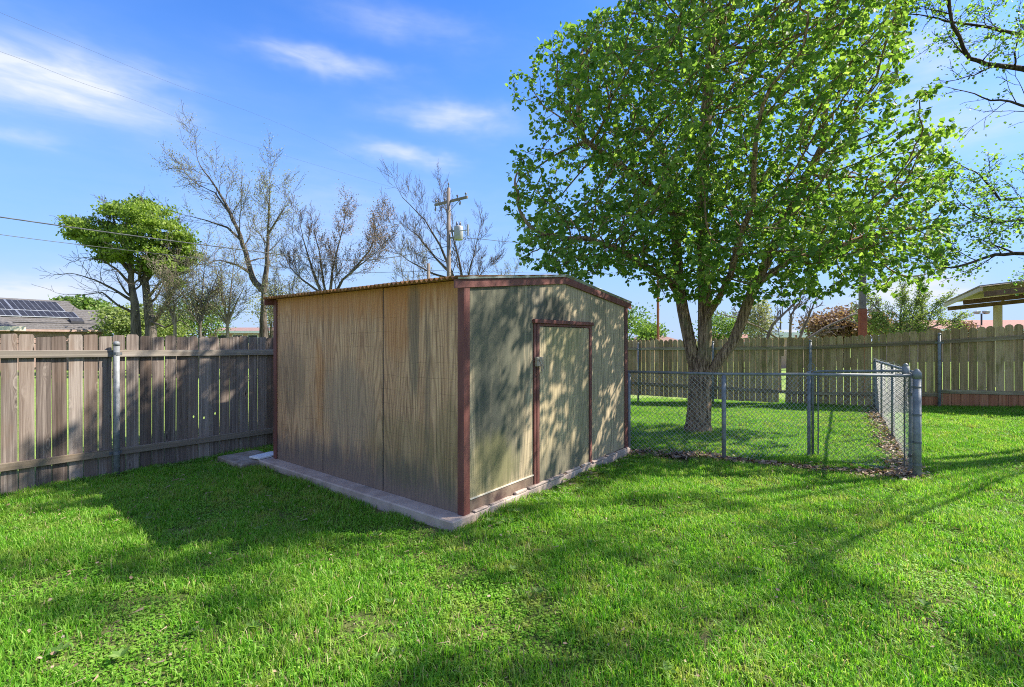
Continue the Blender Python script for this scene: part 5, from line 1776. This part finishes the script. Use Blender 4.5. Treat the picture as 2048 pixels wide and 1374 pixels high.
pts_, rot_, scl_, idx_ = [], [], [], []
rg2 = random.Random(5)
from mathutils import noise as mnoise
for gxx in np.arange(-9, 15, .205):
    for gyy in np.arange(1.6, 19, .205):
        x, y = gxx + rg2.uniform(-.09, .09), gyy + rg2.uniform(-.09, .09)
        if abs(x) > y * 1.10 + .9: continue
        if left_side(x, y) < .02 or right_side(x, y) < -.9: continue
        if in_shed(x, y, .055): continue
        nz = mnoise.noise(Vector((x * 1.1, y * 1.1, 0))) + .5 * mnoise.noise(Vector((x * 3.3, y * 3.3, 5)))
        s_ = .92 + .42 * nz
        dl = min(seg_d(x, y, S0, MP), seg_d(x, y, MP, CP), seg_d(x, y, CP, SE))
        if dl < .20:
            if rg2.random() < .8: continue
            s_ *= .7
        bare = mnoise.noise(Vector((x * 1.9 + 30, y * 1.9, 2)))
        if bare > .42:
            if rg2.random() < .25: continue
            s_ *= .6
        near_front = (x - CX) * Vx + (y - CY) * Vy
        if right_side(x, y) < .5 or left_side(x, y) < .3: s_ *= 1.15
        if y > 9: s_ *= 1.05
        pts_.append((x, y, gz(x, y)))
        rot_.append(rg2.uniform(0, 2 * PI))
        scl_.append((1.0 + .1 * rg2.random(), 1.0, max(.35, s_)))
        v_ = mnoise.noise(Vector((x * .8 + 9, y * .8, 9)))
        idx_.append(rg2.choice((8, 9)) if (v_ > .22 or bare > .36) and rg2.random() < .75 else rg2.choice((6, 7)) if v_ < -.25 and rg2.random() < .5 else rg2.randrange(0, 6))
print('grass tufts', len(pts_))
me = bpy.data.meshes.new('lawn_grass')
me.from_pydata(pts_, [], [])
at = me.attributes.new('spin', 'FLOAT', 'POINT'); at.data.foreach_set('value', rot_)
at = me.attributes.new('size', 'FLOAT_VECTOR', 'POINT'); at.data.foreach_set('vector', np.array(scl_, dtype=np.float32).ravel())
at = me.attributes.new('pick', 'INT', 'POINT'); at.data.foreach_set('value', idx_)
me.materials.append(M['grass'])
grass = link(bpy.data.objects.new('lawn_grass', me))
tag(grass, 'green lawn grass with clover and dry blades covering the yard', 'grass', kind='stuff')
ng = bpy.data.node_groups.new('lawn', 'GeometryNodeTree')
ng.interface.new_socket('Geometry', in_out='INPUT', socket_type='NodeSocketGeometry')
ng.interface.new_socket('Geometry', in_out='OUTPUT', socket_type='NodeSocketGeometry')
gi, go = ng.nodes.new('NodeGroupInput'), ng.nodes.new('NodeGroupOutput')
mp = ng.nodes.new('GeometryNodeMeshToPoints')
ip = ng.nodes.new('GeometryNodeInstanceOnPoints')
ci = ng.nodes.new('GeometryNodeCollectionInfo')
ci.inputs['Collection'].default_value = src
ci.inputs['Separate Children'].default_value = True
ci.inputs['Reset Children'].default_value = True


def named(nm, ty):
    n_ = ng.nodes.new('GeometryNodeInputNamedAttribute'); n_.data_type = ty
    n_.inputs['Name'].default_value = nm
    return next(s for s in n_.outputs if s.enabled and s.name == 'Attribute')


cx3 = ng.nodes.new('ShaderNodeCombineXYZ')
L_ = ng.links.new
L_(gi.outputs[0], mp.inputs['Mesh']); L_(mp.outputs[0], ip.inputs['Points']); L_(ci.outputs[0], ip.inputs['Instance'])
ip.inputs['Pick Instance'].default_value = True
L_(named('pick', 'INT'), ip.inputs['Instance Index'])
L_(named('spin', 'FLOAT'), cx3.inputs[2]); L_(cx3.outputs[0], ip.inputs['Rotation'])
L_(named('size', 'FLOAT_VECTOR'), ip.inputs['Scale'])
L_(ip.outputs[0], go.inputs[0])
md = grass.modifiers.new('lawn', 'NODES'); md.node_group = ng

# fallen leaves and straw
pos, dr, sz, tn = [], [], [], []


def drop(x, y, s_, lift=.02, t=None):
    if in_shed(x, y, 0): return
    pos.append((x, y, gz(x, y) + lift)); dr.append((rg.normal(), rg.normal(), rg.normal() * .25)); sz.append(s_); tn.append(rg.random() if t is None else t)


for A_, B_, n in ((S0, MP, 1300), (MP, CP, 1500), (CP, SE, 2600)):
    for _ in range(n):
        t = rg.random(); p = A_.lerp(B_, t)
        drop(p.x + rg.normal() * .11 - (.12 * (A_ is CP)) , p.y + rg.normal() * .10 + .02, rg.uniform(.025, .07), rg.uniform(.0, .05))
for _ in range(2600):
    y = rg.uniform(2.2, 12); x = rg.uniform(-1.1, 1.15) * y
    if left_side(x, y) < .05 or right_side(x, y) < .1: continue
    v_ = mnoise.noise(Vector((x * 1.3 + 30, y * 1.3, 2)))
    if v_ < .08 and rg.random() < .75: continue
    drop(x, y, rg.uniform(.010, .030), rg.uniform(.02, .05), rg.uniform(.35, 1))
for _ in range(260):
    p = shed_world(rg.uniform(0, 4.2), rg.uniform(-.35, -.08)); drop(p.x, p.y, rg.uniform(.02, .05), .02, rg.uniform(.3, 1))
me = leaf_mesh('leaf_litter', np.array(pos), np.array(dr), np.array(sz), M['litter'], rg, np.array(tn), .9, .5)
o = link(bpy.data.objects.new('leaf_litter', me))
tag(o, 'dry brown leaves lying along the chain-link fence and in the grass', 'leaves', kind='stuff')
# straw
n = 3000
sv, sf, st_ = [], [], []
for i in range(n):
    y = rg.uniform(2.2, 9); x = rg.uniform(-1.1, 1.1) * y
    v_ = mnoise.noise(Vector((x * 1.9 + 30, y * 1.9, 2)))
    if v_ < .15 and rg.random() < .7 or in_shed(x, y, .05) or left_side(x, y) < .1: continue
    a = rg.uniform(0, PI); L = rg.uniform(.02, .07); z = gz(x, y) + rg.uniform(.015, .04)
    dx_, dy_ = math.cos(a) * L, math.sin(a) * L
    b_ = len(sv); wx_, wy_ = -math.sin(a) * .0014, math.cos(a) * .0014
    sv += [(x - wx_, y - wy_, z), (x + wx_, y + wy_, z), (x + dx_ + wx_, y + dy_ + wy_, z + rg.uniform(-.01, .02)), (x + dx_ - wx_, y + dy_ - wy_, z + .004)]
    sf.append((b_, b_ + 1, b_ + 2, b_ + 3)); st_ += [rg.uniform(.45, .85)] * 4
o = link(bpy.data.objects.new('straw', array_mesh('straw', sv, sf, M['litter'], {'tint': st_})))
tag(o, 'dry straw-coloured stems scattered over the lawn', 'straw', kind='stuff')
wp, wd_, ws = [], [], []
for _ in range(150):
    t = rg.random()
    if t < .4:
        p = shed_world(rg.uniform(.1, 3.9), rg.uniform(-.45, -.10))
    elif t < .7:
        q_ = rg.uniform(.5, 3.6); p = Vector((LFX + LDX * q_ + LDY * rg.uniform(.05, .3), LFY + LDY * q_ - LDX * rg.uniform(.05, .3), 0))
    else:
        y = rg.uniform(2.4, 6); p = Vector((rg.uniform(-1, 1) * y, y, 0))
        if in_shed(p.x, p.y, .1) or left_side(p.x, p.y) < .1: continue
    n = rg.randint(5, 9); a0 = rg.uniform(0, 6.28); L = rg.uniform(.03, .07)
    for i in range(n):
        a = a0 + i * 6.28 / n
        wp.append((p.x, p.y, gz(p.x, p.y) + .03)); wd_.append((math.cos(a), math.sin(a), rg.uniform(.3, .9))); ws.append(L)
me = leaf_mesh('weeds', np.array(wp), np.array(wd_), np.array(ws), M['leaf_spring'], rg, None, .55, .2)
tag(link(bpy.data.objects.new('weeds', me)), 'small broad-leaved weeds dotted near the slab, fence and lawn', 'weeds', kind='stuff')
print('done')
